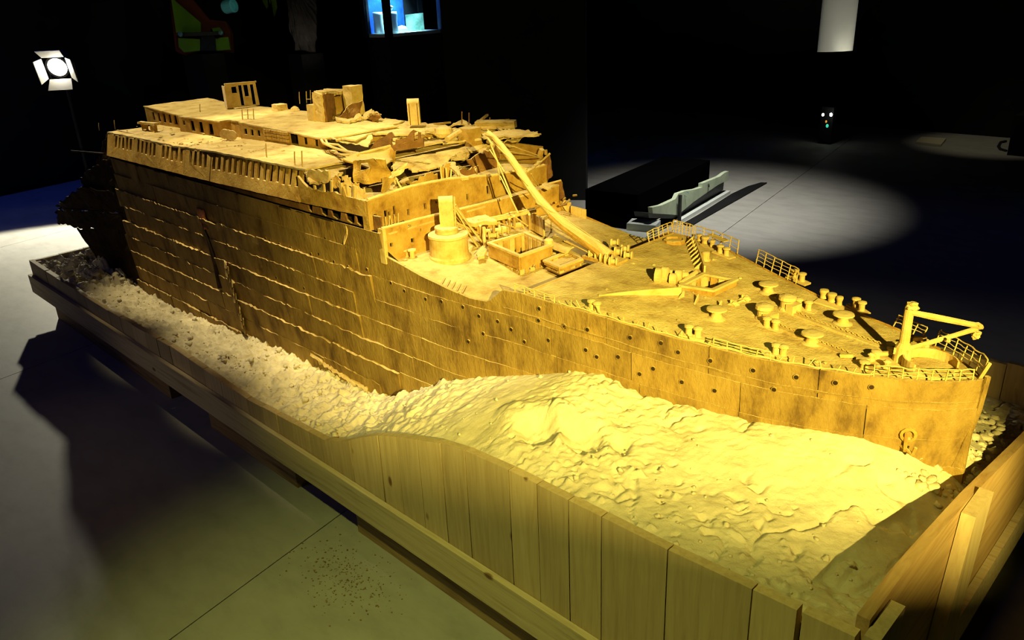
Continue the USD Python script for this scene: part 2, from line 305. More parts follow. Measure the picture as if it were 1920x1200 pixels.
cp += [(.05, .3, .25), (.05, .9, .26), (.05, 1.3, .27), (.4, .3, .22), (.3, .7, .24), (3.44, .17, .585), (3.3, .2, .555), (3.55, .2, .575), (3.7, .2, .55), (3.85, .25, .53), (3.95, .15, .515), (4.1, .1, .50), (4.1, .3, .505), (4.2, .2, .475), (4.22, .5, .46), (4.25, .1, .49), (4.25, .3, .475), (4.25, .7, .455), (4.25, .85, .45), (4.25, 1.0, .42), (4.25, 1.3, .37), (4.21, .74, .495), (4.2, .84, .48), (4.15, .95, .46), (4.1, 1.2, .40), (3.9, 1.3, .36), (3.6, 1.3, .35), (3.2, 1.3, .34), (2.5, 1.3, .3), (1.5, 1.3, .27), (.8, 1.3, .26), (2.0, 1.15, .28), (3.0, 1.15, .33), (3.5, 1.1, .36)]
cp = np.array(cp)
rb = RBFInterpolator(cp[:, :2], cp[:, 2], kernel='linear', smoothing=.004, neighbors=40)
nx, ny = 860, 276
gx, gy = np.linspace(.024, 4.2615, nx), np.linspace(.031, WY - .022, ny); GX, GY = np.meshgrid(gx, gy, indexing='ij')
P2 = np.c_[GX.ravel(), GY.ravel()]; ZS = rb(P2)
P3 = np.c_[P2, np.zeros(len(P2))]
crumb = np.clip((3.35 - P2[:, 0]) / .5, 0, 1); slope = np.clip((P2[:, 0] - 3.3) / .3, 0, 1)
lump = meshkit.fbm(P3 * 34, 4, 11); lump2 = meshkit.fbm(P3 * 95, 3, 21); broad = meshkit.fbm(P3 * 6, 3, 31)
ZS = ZS + (broad - .5) * .02 + crumb * ((np.maximum(lump - .5, 0) ** 1.0) * .055 + (lump2 - .5) * .020 + (meshkit.noise(P3 * 190, 78) - .5) * .004 - np.maximum(.38 - lump, 0) * .07)
ridge = 1 - np.abs(2 * meshkit.fbm(P3 * np.array([15, 8, 1]) + meshkit.noise(P3 * 16, 5)[:, None] * .8, 2, 41) - 1); gate = np.clip((meshkit.fbm(P3 * 7, 2, 47) - .42) * 6, 0, 1); pits = meshkit.fbm(P3 * 55, 2, 53); low_ = np.clip((.30 - P2[:, 1]) / .12, 0, 1)
ZS = ZS + slope * ((lump - .5) * .006 + (lump2 - .5) * .003 + (meshkit.noise(P3 * 210, 77) - .5) * .0022 - gate * np.clip(ridge - .93, 0, 1) * .16 + low_ * (-np.maximum(.27 - pits, 0) * .09 + np.maximum(pits - .74, 0) * .06) + np.clip((3.8 - P2[:, 0]) / .3, 0, 1) * ((lump2 - .5) * .018 + (meshkit.noise(P3 * 150, 79) - .5) * .004))
for (px, py), rad, dep in (((3.475,0.1502), .038, .035), ((3.58,0.1906), .036, .035), ((3.491,0.2155), .03, -.014), ((3.378,0.1697), .035, -.012), ((3.606,-0.1994), .0001, 0), ((3.659,0.2263), .02, .02)):
    d = np.hypot((P2[:, 0] - px) * .8, P2[:, 1] - py); ZS = ZS - dep * np.exp(-(d / rad) ** 4)
stern = np.clip((.75 - P2[:, 0]) / .2, 0, 1); ZS = ZS + stern * (np.maximum(meshkit.fbm(P3 * 20, 3, 71) - .45, 0) * .14)
# stays under the crate's edge, and leaves the hull's inside empty
edge = np.minimum(np.minimum(P2[:, 1] - .031, WY - .022 - P2[:, 1]), np.minimum(P2[:, 0] - .024, 4.2615 - P2[:, 0]))
ZS = np.where(edge < .02, np.minimum(ZS, np.where(P2[:, 1] < .6, top_near(P2[:, 0]) - .006, 9)), ZS)
inside = (np.abs(P2[:, 1] - YC) < hb(P2[:, 0], np.full(len(P2), .5)) - .05) & (P2[:, 0] > .7) & (P2[:, 0] < 4.1)
keep = ~inside; i, j = np.meshgrid(np.arange(nx - 1), np.arange(ny - 1), indexing='ij'); a = (i * ny + j).ravel()
F = np.vstack([np.stack([a, a + ny, a + ny + 1], 1), np.stack([a, a + ny + 1, a + 1], 1)]); F = F[keep[F].all(1)]
sand_m = trimesh.Trimesh(np.c_[P2, ZS], F, process=False); sand_m.remove_unreferenced_vertices()
sand = single('sand_bed', sand_m, M_SAND, 'loose pale sand filling the plank crate around the hull', 'sand', True, kind='stuff')
def sz(x, y):
    ix = int(np.clip(np.searchsorted(gx, x), 1, nx - 1)); iy = int(np.clip(np.searchsorted(gy, y), 1, ny - 1)); return ZS[ix * ny + iy]
cl = []
for k in range(700):
    x = rng.choice([rng.uniform(.05, 2.9), rng.uniform(.05, 2.9), rng.uniform(2.9, 4.2)]); y = rng.uniform(.05, .29) if x < 3 else .05 + .16 * abs(rng.normal())
    r = (.003 + .008 * rng.random() ** 4) * (.7 if x > 2.9 else 1)
    if 2.75 < x < 3.75 and y < .35 and k % 4: continue
    if k < 60: x, y = 2.0 + rng.normal() * .09, .10 + abs(rng.normal()) * .035; r *= 1.2
    cl.append(blob((x, y, sz(x, y) + r * .25), r, k, 1))
for k in range(260):
    x, y = rng.uniform(.05, .62), rng.uniform(.06, .6); r = .006 + .014 * rng.random() ** 2; cl.append(blob((x, y, sz(x, y) + r * .3), r, k + 900, 1))
for k in range(160):
    x, y = rng.uniform(4.13, 4.25), rng.uniform(.55, 1.2); r = .005 + .009 * rng.random() ** 2; cl.append(blob((x, y, sz(x, y) + r * .3), r, k + 1900, 1))
part(sand, 'clod', cl, M_SAND, True, kind='stuff')
# ---------------------------------------------------------------- the wreck model: hull
ship = thing('shipwreck_model', 'rust-ochre model of a sunken liner bow wreck with torn decks, half buried in sand', 'ship model', (2.4, YC, .1))
def cut(x):  # ragged stern break
    return .66
# inner shell (dark) behind the plates, near and far
def shell(side, x0, off, zt, z0=.14, name='inner_shell', mat=None):
    xs = np.concatenate([np.linspace(x0, 3.0, 14), np.linspace(3.08, 4.05, 14), np.linspace(4.08, 4.226, 8)])
    def fn(u, v):
        z = z0 + v * (np.minimum(zt, np.where(u > 2.74, np.where(u < 3.24, hz(u), zd(u)) - .006, 9)) - z0); return hull_pt(u, z, off, side)
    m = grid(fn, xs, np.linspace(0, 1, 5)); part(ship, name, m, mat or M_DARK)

# hull plates in strakes
def hz(x): return np.interp(x, [2.7, 2.745, 2.9, 3.09, 3.15, 3.20, 3.25], [.797, .797, .768, .741, .745, .788, .79])
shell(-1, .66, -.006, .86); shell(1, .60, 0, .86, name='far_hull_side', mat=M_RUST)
ZB = [.868, .793, .722, .647, .572, .497, .425, .350, .278, .20]
def plate(x0, x1, zfun_t, zfun_b, off, seed, mat=None, lean=.002, calm_=1.0):
    n = max(4, int((x1 - x0) / .013)); us = np.linspace(x0, x1, n); vs = np.linspace(0, 1, 4)
    def fn(u, v):
        t, b = zfun_t(u), zfun_b(u); P = np.c_[u * 11, v * 2, np.full(len(u), seed * 1.7)]
        z = b + (t - b) * v + (v == 0) * (meshkit.noise(P * 4, seed) - .5) * .009 + (v == 1) * calm_ * (meshkit.noise(P * 7, seed + 3) - .65) * .011
        o = off + lean * v * (.35 + 1.0 * meshkit.noise(np.c_[u * 14, v * 0, np.full(len(u), seed * .37)], seed)) + (meshkit.fbm(P * np.array([1.2, 1, 1]), 2, seed) - .5) * .0045
        return hull_pt(u, z, o)
    nrm = np.array([0, .010, 0]); m = grid(fn, us, vs, nrm)
    part(ship, 'hull_plate', m, mat or M_HULL)
zshift = lambda x: np.where(np.asarray(x) > 2.9, (zd(x) - .79) * 1.0, 0)
for s in range(len(ZB) - 1):
    edges = [.70 + (s * .137) % .2]
    while edges[-1] < 4.2: edges.append(edges[-1] + (.27 + .06 * rng.random() if edges[-1] < 2.6 else .2 + .05 * rng.random()))
    edges[0] = .62 + .12 * rng.random()
    for a, b in zip(edges, edges[1:]):
        if a > 4.17: continue
        b = 4.2295 if b > 4.17 else b
        if s == 0 and a > 2.735: continue
        if s == 0: b = min(b, 2.745)
        ridge = (s % 2 == 0)
        top = (lambda x, s=s: np.minimum(ZB[s] + zshift(x) * (1 if s else 0), hz(x) if s <= 1 else 9)) if s else (lambda x: np.full(len(x), ZB[0]))
        if s == 1: top = lambda x: np.where(x < 2.74, ZB[1] + .002, hz(np.minimum(x, 3.25)) + np.where(x > 3.25, zd(x) - .79, 0))
        bot = lambda x, s=s: ZB[s + 1] + zshift(x) - .010 * np.where(np.asarray(x) > 0, 1, 1)
        calm = 1.0 if a < 2.55 else .35
        plate(a + .0012, b - .0012, top, bot, (.004 if ridge else .0015) * calm, s * 50 + len(edges) + int(a * 40), lean=.0085 * calm, calm_=calm if s > 1 else 0)
# portholes: a rim and a dark disc giving the opening its shade
def porthole(x, z, r=.0052):
    c = hull_pt([x], [z], .004)[0]; e = hull_pt([x + .01], [z], .004)[0] - hull_pt([x - .01], [z], .004)[0]; e[2] = 0; e /= np.linalg.norm(e); n = np.array([e[1], -e[0], 0])
    if n[1] > 0: n = -n
    m = part(ship, 'porthole', lathe([(r * 1.28, -.004), (r * 1.28, .0012), (r, .0012), (r, -.003)], c, 10, n), M_HULL)
    part(m, 'opening', lathe([(r, -.004), (r, .0008), (r * .5, .0006)], c, 10, n), M_DARK)
for x, z in [(1.936,0.7809),(2.036,0.7854),(2.135,0.7905),(2.159,0.7889),(2.245,0.7923),(2.262,0.7915),(2.291,0.7929),(2.366,0.7953),(2.437,0.7955),(1.72,0.7689),(1.776,0.7694),(1.866,0.7696),(1.945,0.7745),(1.996,0.7769),(2.043,0.7243),(2.071,0.7218),(2.136,0.7219),(2.209,0.7224),(2.259,0.7206),(2.335,0.7242),(2.385,0.734),(2.469,0.7253),(2.548,0.724),(2.648,0.7362),(1.879,0.6949),(1.951,0.6979),(2.131,0.657),(2.209,0.6593),(2.286,0.6601),(2.369,0.6644),(2.462,0.67),(2.074,0.5853),(2.166,0.5896),(2.258,0.5867),(2.405,0.685),(3.633,0.7348),(3.561,0.7355),(3.455,0.7365),(3.39,0.7327),(3.318,0.7629),(3.672,0.7189),(3.743,0.7109),(3.834,0.7049),(3.921,0.7061),(3.995,0.7073),(4.059,0.7084),(3.315,0.7304),(3.392,0.7302),(3.616,0.6654),(3.682,0.6438),(3.755,0.6369),(3.879,0.6666),(3.115,0.6971),(3.179,0.696),(3.223,0.6832),(3.344,0.6833),(3.45,0.6814),(3.532,0.6796),(3.266,0.6589),(3.059,0.7111),(2.979,0.7095),(3.126,0.6481),(3.07,0.6109),(2.82,0.7059),(2.761,0.7178),(2.912,0.7019),(3.478,0.6685),(3.584,0.6447)]: porthole(x, z)
# belting ridges low on the hull, stem bar, torn gash and the dangling pipe of the damaged frame
part(ship, 'stem_bar', tube([(4.2355, YC, .735), (4.231, YC, .66), (4.219, YC, .58), (4.203, YC, .50), (4.17, YC, .40)], [.006, .007, .008, .009, .009], 8), M_HULL)
part(ship, 'forecastle_belt', grid(lambda u, v: hull_pt(u, zd(u) - .051 - v * (.003 + .002 * np.sin(u * 37)) + .0012 * np.sin(u * 61), .0035), np.linspace(3.2, 4.225, 60), np.linspace(0, 1, 3), np.array([0, .008, 0])), M_HULL)
part(ship, 'hawse_pipe', lathe([(.016, -.004), (.017, .004), (.011, .0045), (.008, -.006)], hull_pt([4.13], [.60], .003)[0], 12, (.5, -.86, 0)), M_RUST)
an = hull_pt([4.125], [.575], .008)[0]
part(ship, 'anchor', [rod(an + [0, 0, .03], an + [.004, -.004, -.012], .004), rod(an + [-.022, .012, -.004], an + [.022, -.012, -.008], .004), rod(an + [-.022, .012, -.004], an + [-.026, .012, .012], .0035), rod(an + [.022, -.012, -.008], an + [.026, -.012, .01], .0035)], M_RUST)
g = [hull_pt([x], [z], .007)[0] for x, z in ((1.56, .70), (1.585, .62), (1.60, .54), (1.60, .44))]
part(ship, 'drain_pipe', tube(g, [.009, .01, .011, .011], 8), M_DARK)
for k in range(16):
    z = .56 - k * .017; x = 1.70 + .012 * math.sin(k * 2.1) + k * .004; c = hull_pt([x], [z], .006)[0]
    part(ship, 'torn_flake', sheet([c + [-.022, .0, .008], c + [.018, -.012, .014], c + [.026, -.018, -.010], c + [-.014, -.006, -.018]], .003, rag=.008, seed=k, size=.01), M_HULL if k % 2 else M_FIT)
c = hull_pt([1.56], [.73], .008)[0]; part(ship, 'hanging_patch', sheet([c + [-.035, 0, .03], c + [.03, 0, .032], c + [.045, -.004, -.045], c + [-.01, -.004, -.05]], .004, rag=.008, seed=4), coat('red_rust', [(.3, (.16, .05, .02)), (.7, (.34, .12, .05))], 22, .9, .5, 90, .003))
for k, (x, z) in enumerate(((2.28, .335), (2.33, .325), (2.40, .318), (2.47, .312), (2.54, .312))):
    c = hull_pt([x], [z], .004)[0]; part(ship, 'torn_flake', sheet([c + [-.04, 0, .008], c + [.04, -.004, .0], c + [.045, -.012, -.008], c + [-.035, -.008, -.006]], .003, rag=.008, seed=k + 40, size=.01), M_FIT)
# torn plates and decks at the broken stern
for k, pts in enumerate([[(0.3802,0.24,0.7484),(0.7434,0.3,0.8895),(0.7478,0.31,0.7612),(0.3663,0.25,0.6657)], [(-0.004878,0.2,0.5563),(0.408,0.22,0.7036),(0.7369,0.31,0.7099),(0.6725,0.31,0.5984),(0.185,0.21,0.5605)], [(-0.03984,0.205,0.5212),(0.2107,0.215,0.5634),(0.6576,0.315,0.595),(0.6434,0.315,0.5138),(0.2115,0.23,0.4652),(-0.08256,0.205,0.4444)], [(0.08191,0.24,0.4349),(0.6601,0.315,0.5431),(0.614,0.315,0.3462),(0.1872,0.27,0.307),(0.1211,0.25,0.3756)], [(0.07682,0.27,0.3508),(0.7291,0.31,0.5297),(0.6161,0.31,0.2086),(0.1515,0.3,0.1206),(0.1125,0.28,0.2839)], [(0.5997,0.31,0.9616),(0.8961,0.32,0.9788),(0.7158,0.32,0.5512),(0.3651,0.3,0.607),(0.2939,0.28,0.6875)]]):
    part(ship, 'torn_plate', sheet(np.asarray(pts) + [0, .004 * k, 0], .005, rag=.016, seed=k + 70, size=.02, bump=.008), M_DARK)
for k, z in enumerate((.42, .56, .70, .80)):
    part(ship, 'broken_deck', sheet([(.55 + .05 * (k % 2), .36, z - .03), (.72, .34, z), (1.1, .34, z), (1.1, 1.03, z), (.6, 1.03, z), (.48, .75, z - .05)], .006, rag=.03, seed=k + 90, size=.03, bump=.01), M_DARK)
part(ship, 'mooring_stub', rod((0.2745,0.26,0.8608), (0.5822,0.31,0.8713), .004, 6), M_DARK)

# ---------------------------------------------------------------- promenade side
def zroof(x): return np.interp(x, [.7, 1.4, 1.75, 2.4], [.982, .988, 1.000, 1.006])
def zbelt(x): return np.interp(x, [.7, 1.55, 2.32, 2.69], [.880, .887, .900, .908])
# window belt: one panel with cut openings per bay
wins = [.80 + .0412 * k for k in range(22)] + [1.735 + .0405 * k for k in range(15)]
def belt(x0, x1, ws, seed, y=.287):
    xs = np.linspace(x0, x1, 9); rr = np.random.default_rng(seed)
    poly = Polygon([(x, zbelt(x)) for x in xs] + [(x, zroof(x) - .006 + (rr.random() - .5) * .004) for x in xs[::-1]])
    for w in ws:
        z0, z1 = zbelt(w) + .042 + rr.random() * .003, zroof(w) - .011 + rr.random() * .003; j = lambda: (rr.random() - .5) * .004
        poly = poly.difference(Polygon([(w - .010 + j(), z0 + j()), (w + .010 + j(), z0 + j()), (w + .0105 + j(), z1 + j()), (w - .0105 + j(), z1 + j())]))
    m = wall_panel(poly, (0, y, 0), (1, 0, 0), (0, 0, 1), -.008); m.fix_normals(); m.vertices[:, 1] += (m.vertices[:, 2] - .91) * .28
    part(ship, 'promenade_panel', noisy(m, .0022, 30, seed), M_RUST)
bays = [(.70, 1.0), (1.0, 1.2475), (1.2475, 1.495), (1.495, 1.708), (1.712, 1.917), (1.917, 2.12), (2.12, 2.335)]
for k, (a, b) in enumerate(bays): belt(a, b - .001, [w for w in wins if a + .012 < w < b - .012], k + 3)
# solid lower belt forward, torn where the windows end
poly = Polygon([(2.336, .9), (2.69, .908), (2.69, .954), (2.60, .957), (2.585, .985), (2.575, .957), (2.55, .957), (2.54, .962), (2.47, .95), (2.44, .955), (2.41, .95), (2.385, .957), (2.36, .968), (2.336, .985)])
m = wall_panel(poly, (0, .287, 0), (1, 0, 0), (0, 0, 1), -.008); m.fix_normals(); part(ship, 'promenade_panel', noisy(m, .002, 30, 31, .02), M_RUST)
for k, (x, w) in enumerate(((2.425, .008), (2.475, .006), (2.512, .008), (2.575, .01), (2.60, .006), (2.63, .008))):
    part(ship, 'window_post', beam((x, .292, .945), (x + .008 * (k % 3 - 1), .294, .992), w, .006), M_FIT)
# recessed wall under the belt with ragged openings near the front
poly = Polygon([(.66, .855), (2.735, .855), (2.735, .912), (.66, .9)])
for k, (x, w) in enumerate(((2.44, .024), (2.505, .03), (2.58, .026), (2.625, .018), (2.36, .016))):
    poly = poly.difference(Polygon([(x - w, .900), (x - w * .7, .876), (x + w * .2, .868), (x + w * .8, .874), (x + w, .903)]))
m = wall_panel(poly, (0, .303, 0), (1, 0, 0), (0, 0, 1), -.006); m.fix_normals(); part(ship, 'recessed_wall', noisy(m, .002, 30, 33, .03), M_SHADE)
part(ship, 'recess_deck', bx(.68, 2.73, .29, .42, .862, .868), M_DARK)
part(ship, 'promenade_deck', bx(.70, 2.66, .30, 1.07, .914, .92), M_DECK)
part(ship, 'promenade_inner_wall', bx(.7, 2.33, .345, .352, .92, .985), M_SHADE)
part(ship, 'far_promenade_panel', bx(.7, 2.66, 1.075, 1.083, .885, .985), M_RUST)
# boat deck
def deck_fn(u, v):
    P = np.c_[u * 20, v * 20, np.zeros(len(u))]; return np.c_[u, v, zroof(u) + (meshkit.fbm(P, 3, 51) - .5) * .004]
def slab(name, x_of, x0, x1, y0, y1, seed, thick=.006, mat=None, step=.02):
    us = np.arange(x0, x1 + 1e-6, step); m = grid(deck_fn, us, np.linspace(y0, y1, max(3, int((y1 - y0) / step))), np.array([0, 0, -thick])); v = m.vertices
    r = (meshkit.fbm(np.c_[v[:, 0] * 45, v[:, 1] * 45, np.zeros(len(v))], 2, seed) - .5) * .014
    e = np.abs(v[:, 1] - y0) < 1e-6; v[e, 1] += r[e]; e = np.abs(v[:, 1] - y1) < 1e-6; v[e, 1] += r[e]
    return part(ship, name, trimesh.Trimesh(v, m.faces, process=False), mat or M_DECK)
slab('boat_deck', None, .70, 2.36, .3065, 1.083, 5)
zr = 0.0
# deckhouse on the boat deck: walls with windows, a roof above
def ywall(x): return np.interp(x, [.56, .93, 2.2], [.53, .53, .545])
def zh(x): return np.interp(x, [.56, .95, 1.0, 1.5, 2.2], [1.058, 1.040, 1.046, 1.054, 1.040])
def house(x0, x1, y0, y1, ws, seed, ztop=None, zb=None):
    """one straight length of deckhouse wall from (x0,y0) to (x1,y1); ws: windows (s0,s1,h0,h1) as fractions"""
    L_ = math.hypot(x1 - x0, y1 - y0); ex = np.array([(x1 - x0) / L_, (y1 - y0) / L_, 0]); zb = zb or min(zroof(x0), zroof(x1)) - .006; za, zc = (zh(x0), zh(x1)) if ztop is None else ztop
    poly = Polygon([(0, 0), (L_, 0), (L_, zc - zb), (0, za - zb)]); rr = np.random.default_rng(seed)
    H_ = (za + zc) / 2 - zb
    for s0, s1, h0, h1 in ws:
        j = lambda: (rr.random() - .5) * .003
        poly = poly.difference(Polygon([(s0 * L_ + j(), h0 * H_ + j()), (s1 * L_ + j(), h0 * H_ + j()), (s1 * L_ + j(), h1 * H_ + j()), (s0 * L_ + j(), h1 * H_ + j())]))
    m = wall_panel(poly, (x0, y0, zb), ex, (0, 0, 1), -.006); m.fix_normals(); return part(ship, 'deckhouse_wall', noisy(m, .0012, 40, seed), M_RUST)
house(.585, .96, .535, .545, [(.18, .25, .35, .85), (.33, .40, .3, .85), (.48, .55, .3, .85), (.63, .70, .3, .85), (.78, .86, .3, .85)], 60)
house(.96, 1.03, .545, .50, [], 61); house(1.03, 1.395, .498, .515, [(.1, .15, .5, .8), (.28, .37, .25, .85), (.48, .57, .22, .85), (.70, .80, .2, .8)], 62)
house(1.395, 1.415, .515, .545, [], 63); house(1.415, 1.52, .545, .545, [], 64)
house(1.52, 1.70, .53, .535, [(.18, .30, .4, .75), (.45, .57, .4, .75), (.72, .84, .4, .75)], 65); house(1.705, 1.89, .53, .535, [], 66)
for r_ in range(3):
    for c_ in range(9):
        x = 1.715 + c_ * .02; z = zroof(x) + .010 + r_ * .013
        part(ship, 'brick', noisy(trimesh.Trimesh(*(lambda b: (b.vertices, b.faces))(bx(x, x + .0165, .524 + (c_ % 2) * .0015, .532, z, z + .0105))), .0008, 80, c_ + 9 * r_), M_RUST)
house(1.93, 2.10, .545, .552, [(.2, .34, .3, .8), (.6, .74, .25, .75)], 67)
part(ship, 'doorway', bx(1.892, 1.928, .56, .566, .995, 1.036), M_DARK)
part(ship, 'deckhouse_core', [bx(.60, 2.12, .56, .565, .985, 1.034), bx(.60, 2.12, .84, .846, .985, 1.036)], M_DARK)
house(2.10, 2.12, .552, .845, [], 68)
def roof_fn(u, v):
    P = np.c_[u * 16, v * 16, np.zeros(len(u))]; return np.c_[u, v, zh(u) + .004 + (meshkit.fbm(P, 3, 81) - .5) * .004]
def roof(x0, x1, y0, y1):
    us = np.linspace(x0, x1, max(4, int((x1 - x0) / .022))); m = grid(roof_fn, us, np.linspace(y0, y1, max(4, int((y1 - y0) / .022))), np.array([0, 0, -.005])); part(ship, 'deckhouse_roof', noisy(m, .0015, 60, 7), M_DECK)
roof(.575, .965, .535, .86); roof(.966, 1.03, .525, .86); roof(1.031, 1.42, .499, .86); roof(1.421, 1.515, .543, .86); roof(1.516, 2.13, .531, .86)
# ---------------------------------------------------------------- things standing on the boat deck and the deckhouse roof
def framed(name, pts, t, mat, hole=None, up=None, rag=0, seed=0, size=.012, bump=0., label=None):
    return part(ship, name, sheet(pts, t, hole, up, rag, seed, size, bump), mat, label=label)
zR = 1.056
# open-framed house with tall windows (aft)
A, B = np.array((1.044,0.7302,1.056)), np.array((1.083,0.867,1.056)); ex = B - A; ex[2] = 0; Lh = np.linalg.norm(ex); ex /= Lh; hh = .105
poly = Polygon([(0, 0), (Lh, 0), (Lh * .97, hh), (.012, hh), (0, hh * .92)])
for s0, s1, h0, h1 in ((.20, .36, .60, .86), (.42, .53, .05, .9), (.58, .72, .42, .9), (.79, .90, .05, .9)): poly = poly.difference(Polygon([(s0 * Lh, h0 * hh), (s1 * Lh, h0 * hh), (s1 * Lh, h1 * hh), (s0 * Lh, h1 * hh)]))
m = wall_panel(poly, A, ex, (0, 0, 1), -.012); m.fix_normals(); hs = part(ship, 'elevator_house', noisy(m, .0012, 50, 3), M_FIT)
nrm = np.cross(ex, [0, 0, 1.0]); bk = -nrm * .06
part(hs, 'top_rim', noisy(beam(A + [0, 0, hh], B + [0, 0, hh], .014, .006), .0012, 60, 4, .012), M_FIT); part(hs, 'side_wall', noisy(sheet([A, A + bk, A + bk + [0, 0, hh * .9], A + [0, 0, hh * .9]], .005), .001, 50, 5), M_FIT)
part(hs, 'back_post', rod(B + bk * .6, B + bk * .6 + [0, 0, hh * .85], .004), M_FIT)
# ruined casing in the middle: block, box, tall stump, leaning plate, crumpled plates
c0 = np.array((1.749,0.7201,1.055)); part(ship, 'vent_box', noisy(bx(c0[0] - .02, c0[0] + .025, c0[1], c0[1] + .05, 1.05, 1.115), .002, 30, 6, .015), M_FIT)
def upright(name, a, b, h0, h1, thick, mat, sd, sub_=.012):
    a, b = np.array(a), np.array(b); a[2] = b[2] = 1.046
    return part(ship, name, noisy(sheet([a, b, b + [0, 0, h1], (a + b) / 2 + [0, 0, (h0 + h1) / 2 + .004], a + [0, 0, h0]], thick, rag=.005, seed=sd), .003, 38, sd, sub_), mat)
c1, c2, c3, c4, c5, c6 = (np.array(q) for q in [(1.767,0.7368,1.05),(1.825,0.7386,1.05),(1.76,0.8267,1.05),(1.63,0.8878,1.05),(1.629,1.01,1.05),(1.732,0.9428,1.05)])
upright('casing_wall', c1, c2, .115, .112, .016, M_FIT, 1); upright('casing_wall', c2, c3, .112, .098, .014, M_SHADE, 2); upright('casing_wall', c4, c5, .098, .085, .03, M_RUST, 3); upright('casing_wall', c1, c4, .115, .10, .014, M_RUST, 4)
part(ship, 'casing_top', noisy(sheet([c1 + [0, 0, .112], c2 + [0, 0, .11], c3 + [0, 0, .094], c5 + [0, 0, .082], c4 + [0, 0, .098]], .012, rag=.008, seed=4), .003, 40, 5, .014), M_DECK)
part(ship, 'casing_stump', noisy(bx(c6[0] - .03, c6[0] + .03, c6[1] - .028, c6[1] + .028, 1.046, 1.165), .004, 26, 6, .014), M_FIT)
la, lb = np.array((1.812,0.7922,1.05)), np.array((1.815,0.9051,1.05)); framed('leaning_plate', [la, lb, lb + [-.01, .03, .06], (la + lb) / 2 + [-.01, .022, .05], la + [.03, .02, .03]], .004, M_SHADE, rag=.004, seed=5, bump=.004)
framed('crumpled_plate', [(1.739,0.8195,1.06),(1.873,0.7589,1.055),(1.943,0.7679,1.055),(1.927,0.8425,1.06),(1.898,0.8443,1.07),(1.911,0.8032,1.06),(1.825,0.787,1.06)], .008, M_DECK, rag=.01, seed=6, bump=.012)
framed('crumpled_plate', [(1.919,0.8381,1.06),(1.922,0.8712,1.06),(2.002,0.8468,1.085),(1.872,0.9314,1.08),(1.852,0.907,1.065)], .006, M_DECK, rag=.008, seed=7, bump=.012)
part(ship, 'debris_lump', noisy(blob(np.array((1.945,0.8902,1.055)) + [0, 0, .01], .02, 8, 2), .006, 60, 8), M_SHADE)
# hooded ventilator near the front of the roof
c0 = np.array((2.156,0.917,1.045))
def hood(base, w, d, h, fwd, name, mat=None):
    f = np.array([math.cos(fwd), math.sin(fwd), 0]); s = np.array([-f[1], f[0], 0])
    prof = [(-d / 2, 0), (d / 2, 0), (d / 2, h * .84)] + [(d / 2 - (d * .85) * (1 - math.cos(a)) / 1.0 * .59 + 0, h * .84 + h * .16 * math.sin(a)) for a in np.linspace(.3, 2.2, 7)] + [(-d / 2, h * .80)]
    m = trimesh.creation.extrude_polygon(Polygon(prof).buffer(0), w, engine='earcut'); v = m.vertices
    m = trimesh.Trimesh(np.asarray(base) + v[:, :1] * f + (v[:, 2:] - w / 2) * s + v[:, 1:2] * np.array([0, 0, 1.0]), m.faces, process=False); m.fix_normals()
    return part(ship, name, noisy(m, .0012, 60, 4, .012), mat or M_FIT)
h = hood(c0, .045, .04, .095, -.75, 'hooded_ventilator')
f = np.array([math.cos(-.75), math.sin(-.75), 0]); s = np.array([-f[1], f[0], 0])
for k in (-1, 1): part(h, 'face_rib', rod(c0 + f * .0215 + s * k * .015, c0 + f * .0215 + s * k * .015 + [0, 0, .08], .0015), M_SHADE)
part(ship, 'roof_fitting', noisy(bx(*[float(q) for q in (1.34 - .02, 1.34 + .03, 0.8145 - .02, 0.8145 + .03, 1.055, 1.082)]), .004, 50, 12, .012), M_FIT)
part(ship, 'roof_fitting', noisy(lathe([(.022, 0), (.016, .014), (.004, .02)], (1.439,0.8362,1.057), 10), .003, 60, 2), M_DECK)
for a, hgt in (((1.208,1.002,1.057), .05), ((1.223,1.03,1.057), .05), ((1.243,1.04,1.057), .055), ((1.452,0.5485,1.056), .0), ((1.47,0.5743,1.056), .045), ((1.478,0.5942,1.056), .045), ((1.516,0.5995,1.056), .045), ((2.05,0.3453,1.002), .05), ((2.269,0.3231,1.005), .045), ((2.311,0.325,1.006), .05), ((0.6414,0.3616,0.982), .04), ((0.5834,0.311,0.982), .03), ((0.9547,0.6366,1.05), .03)):
    if hgt: part(ship, 'stanchion', rod(np.array(a) - [0, 0, .004], np.array(a) + [.004, .003, hgt], .0022, 5, 3, .002, 3), M_FIT)
part(ship, 'stanchion_bar', rod((1.293,0.99,1.08), (1.313,0.9998,1.08), .002, 5), M_FIT)
for h_ in (.02, .042): part(ship, 'railing_bar', rod(np.array((1.47,0.5743,1.056)) + [0, 0, h_], np.array((1.52,0.6019,1.056)) + [0, 0, h_], .0016, 5), M_FIT)
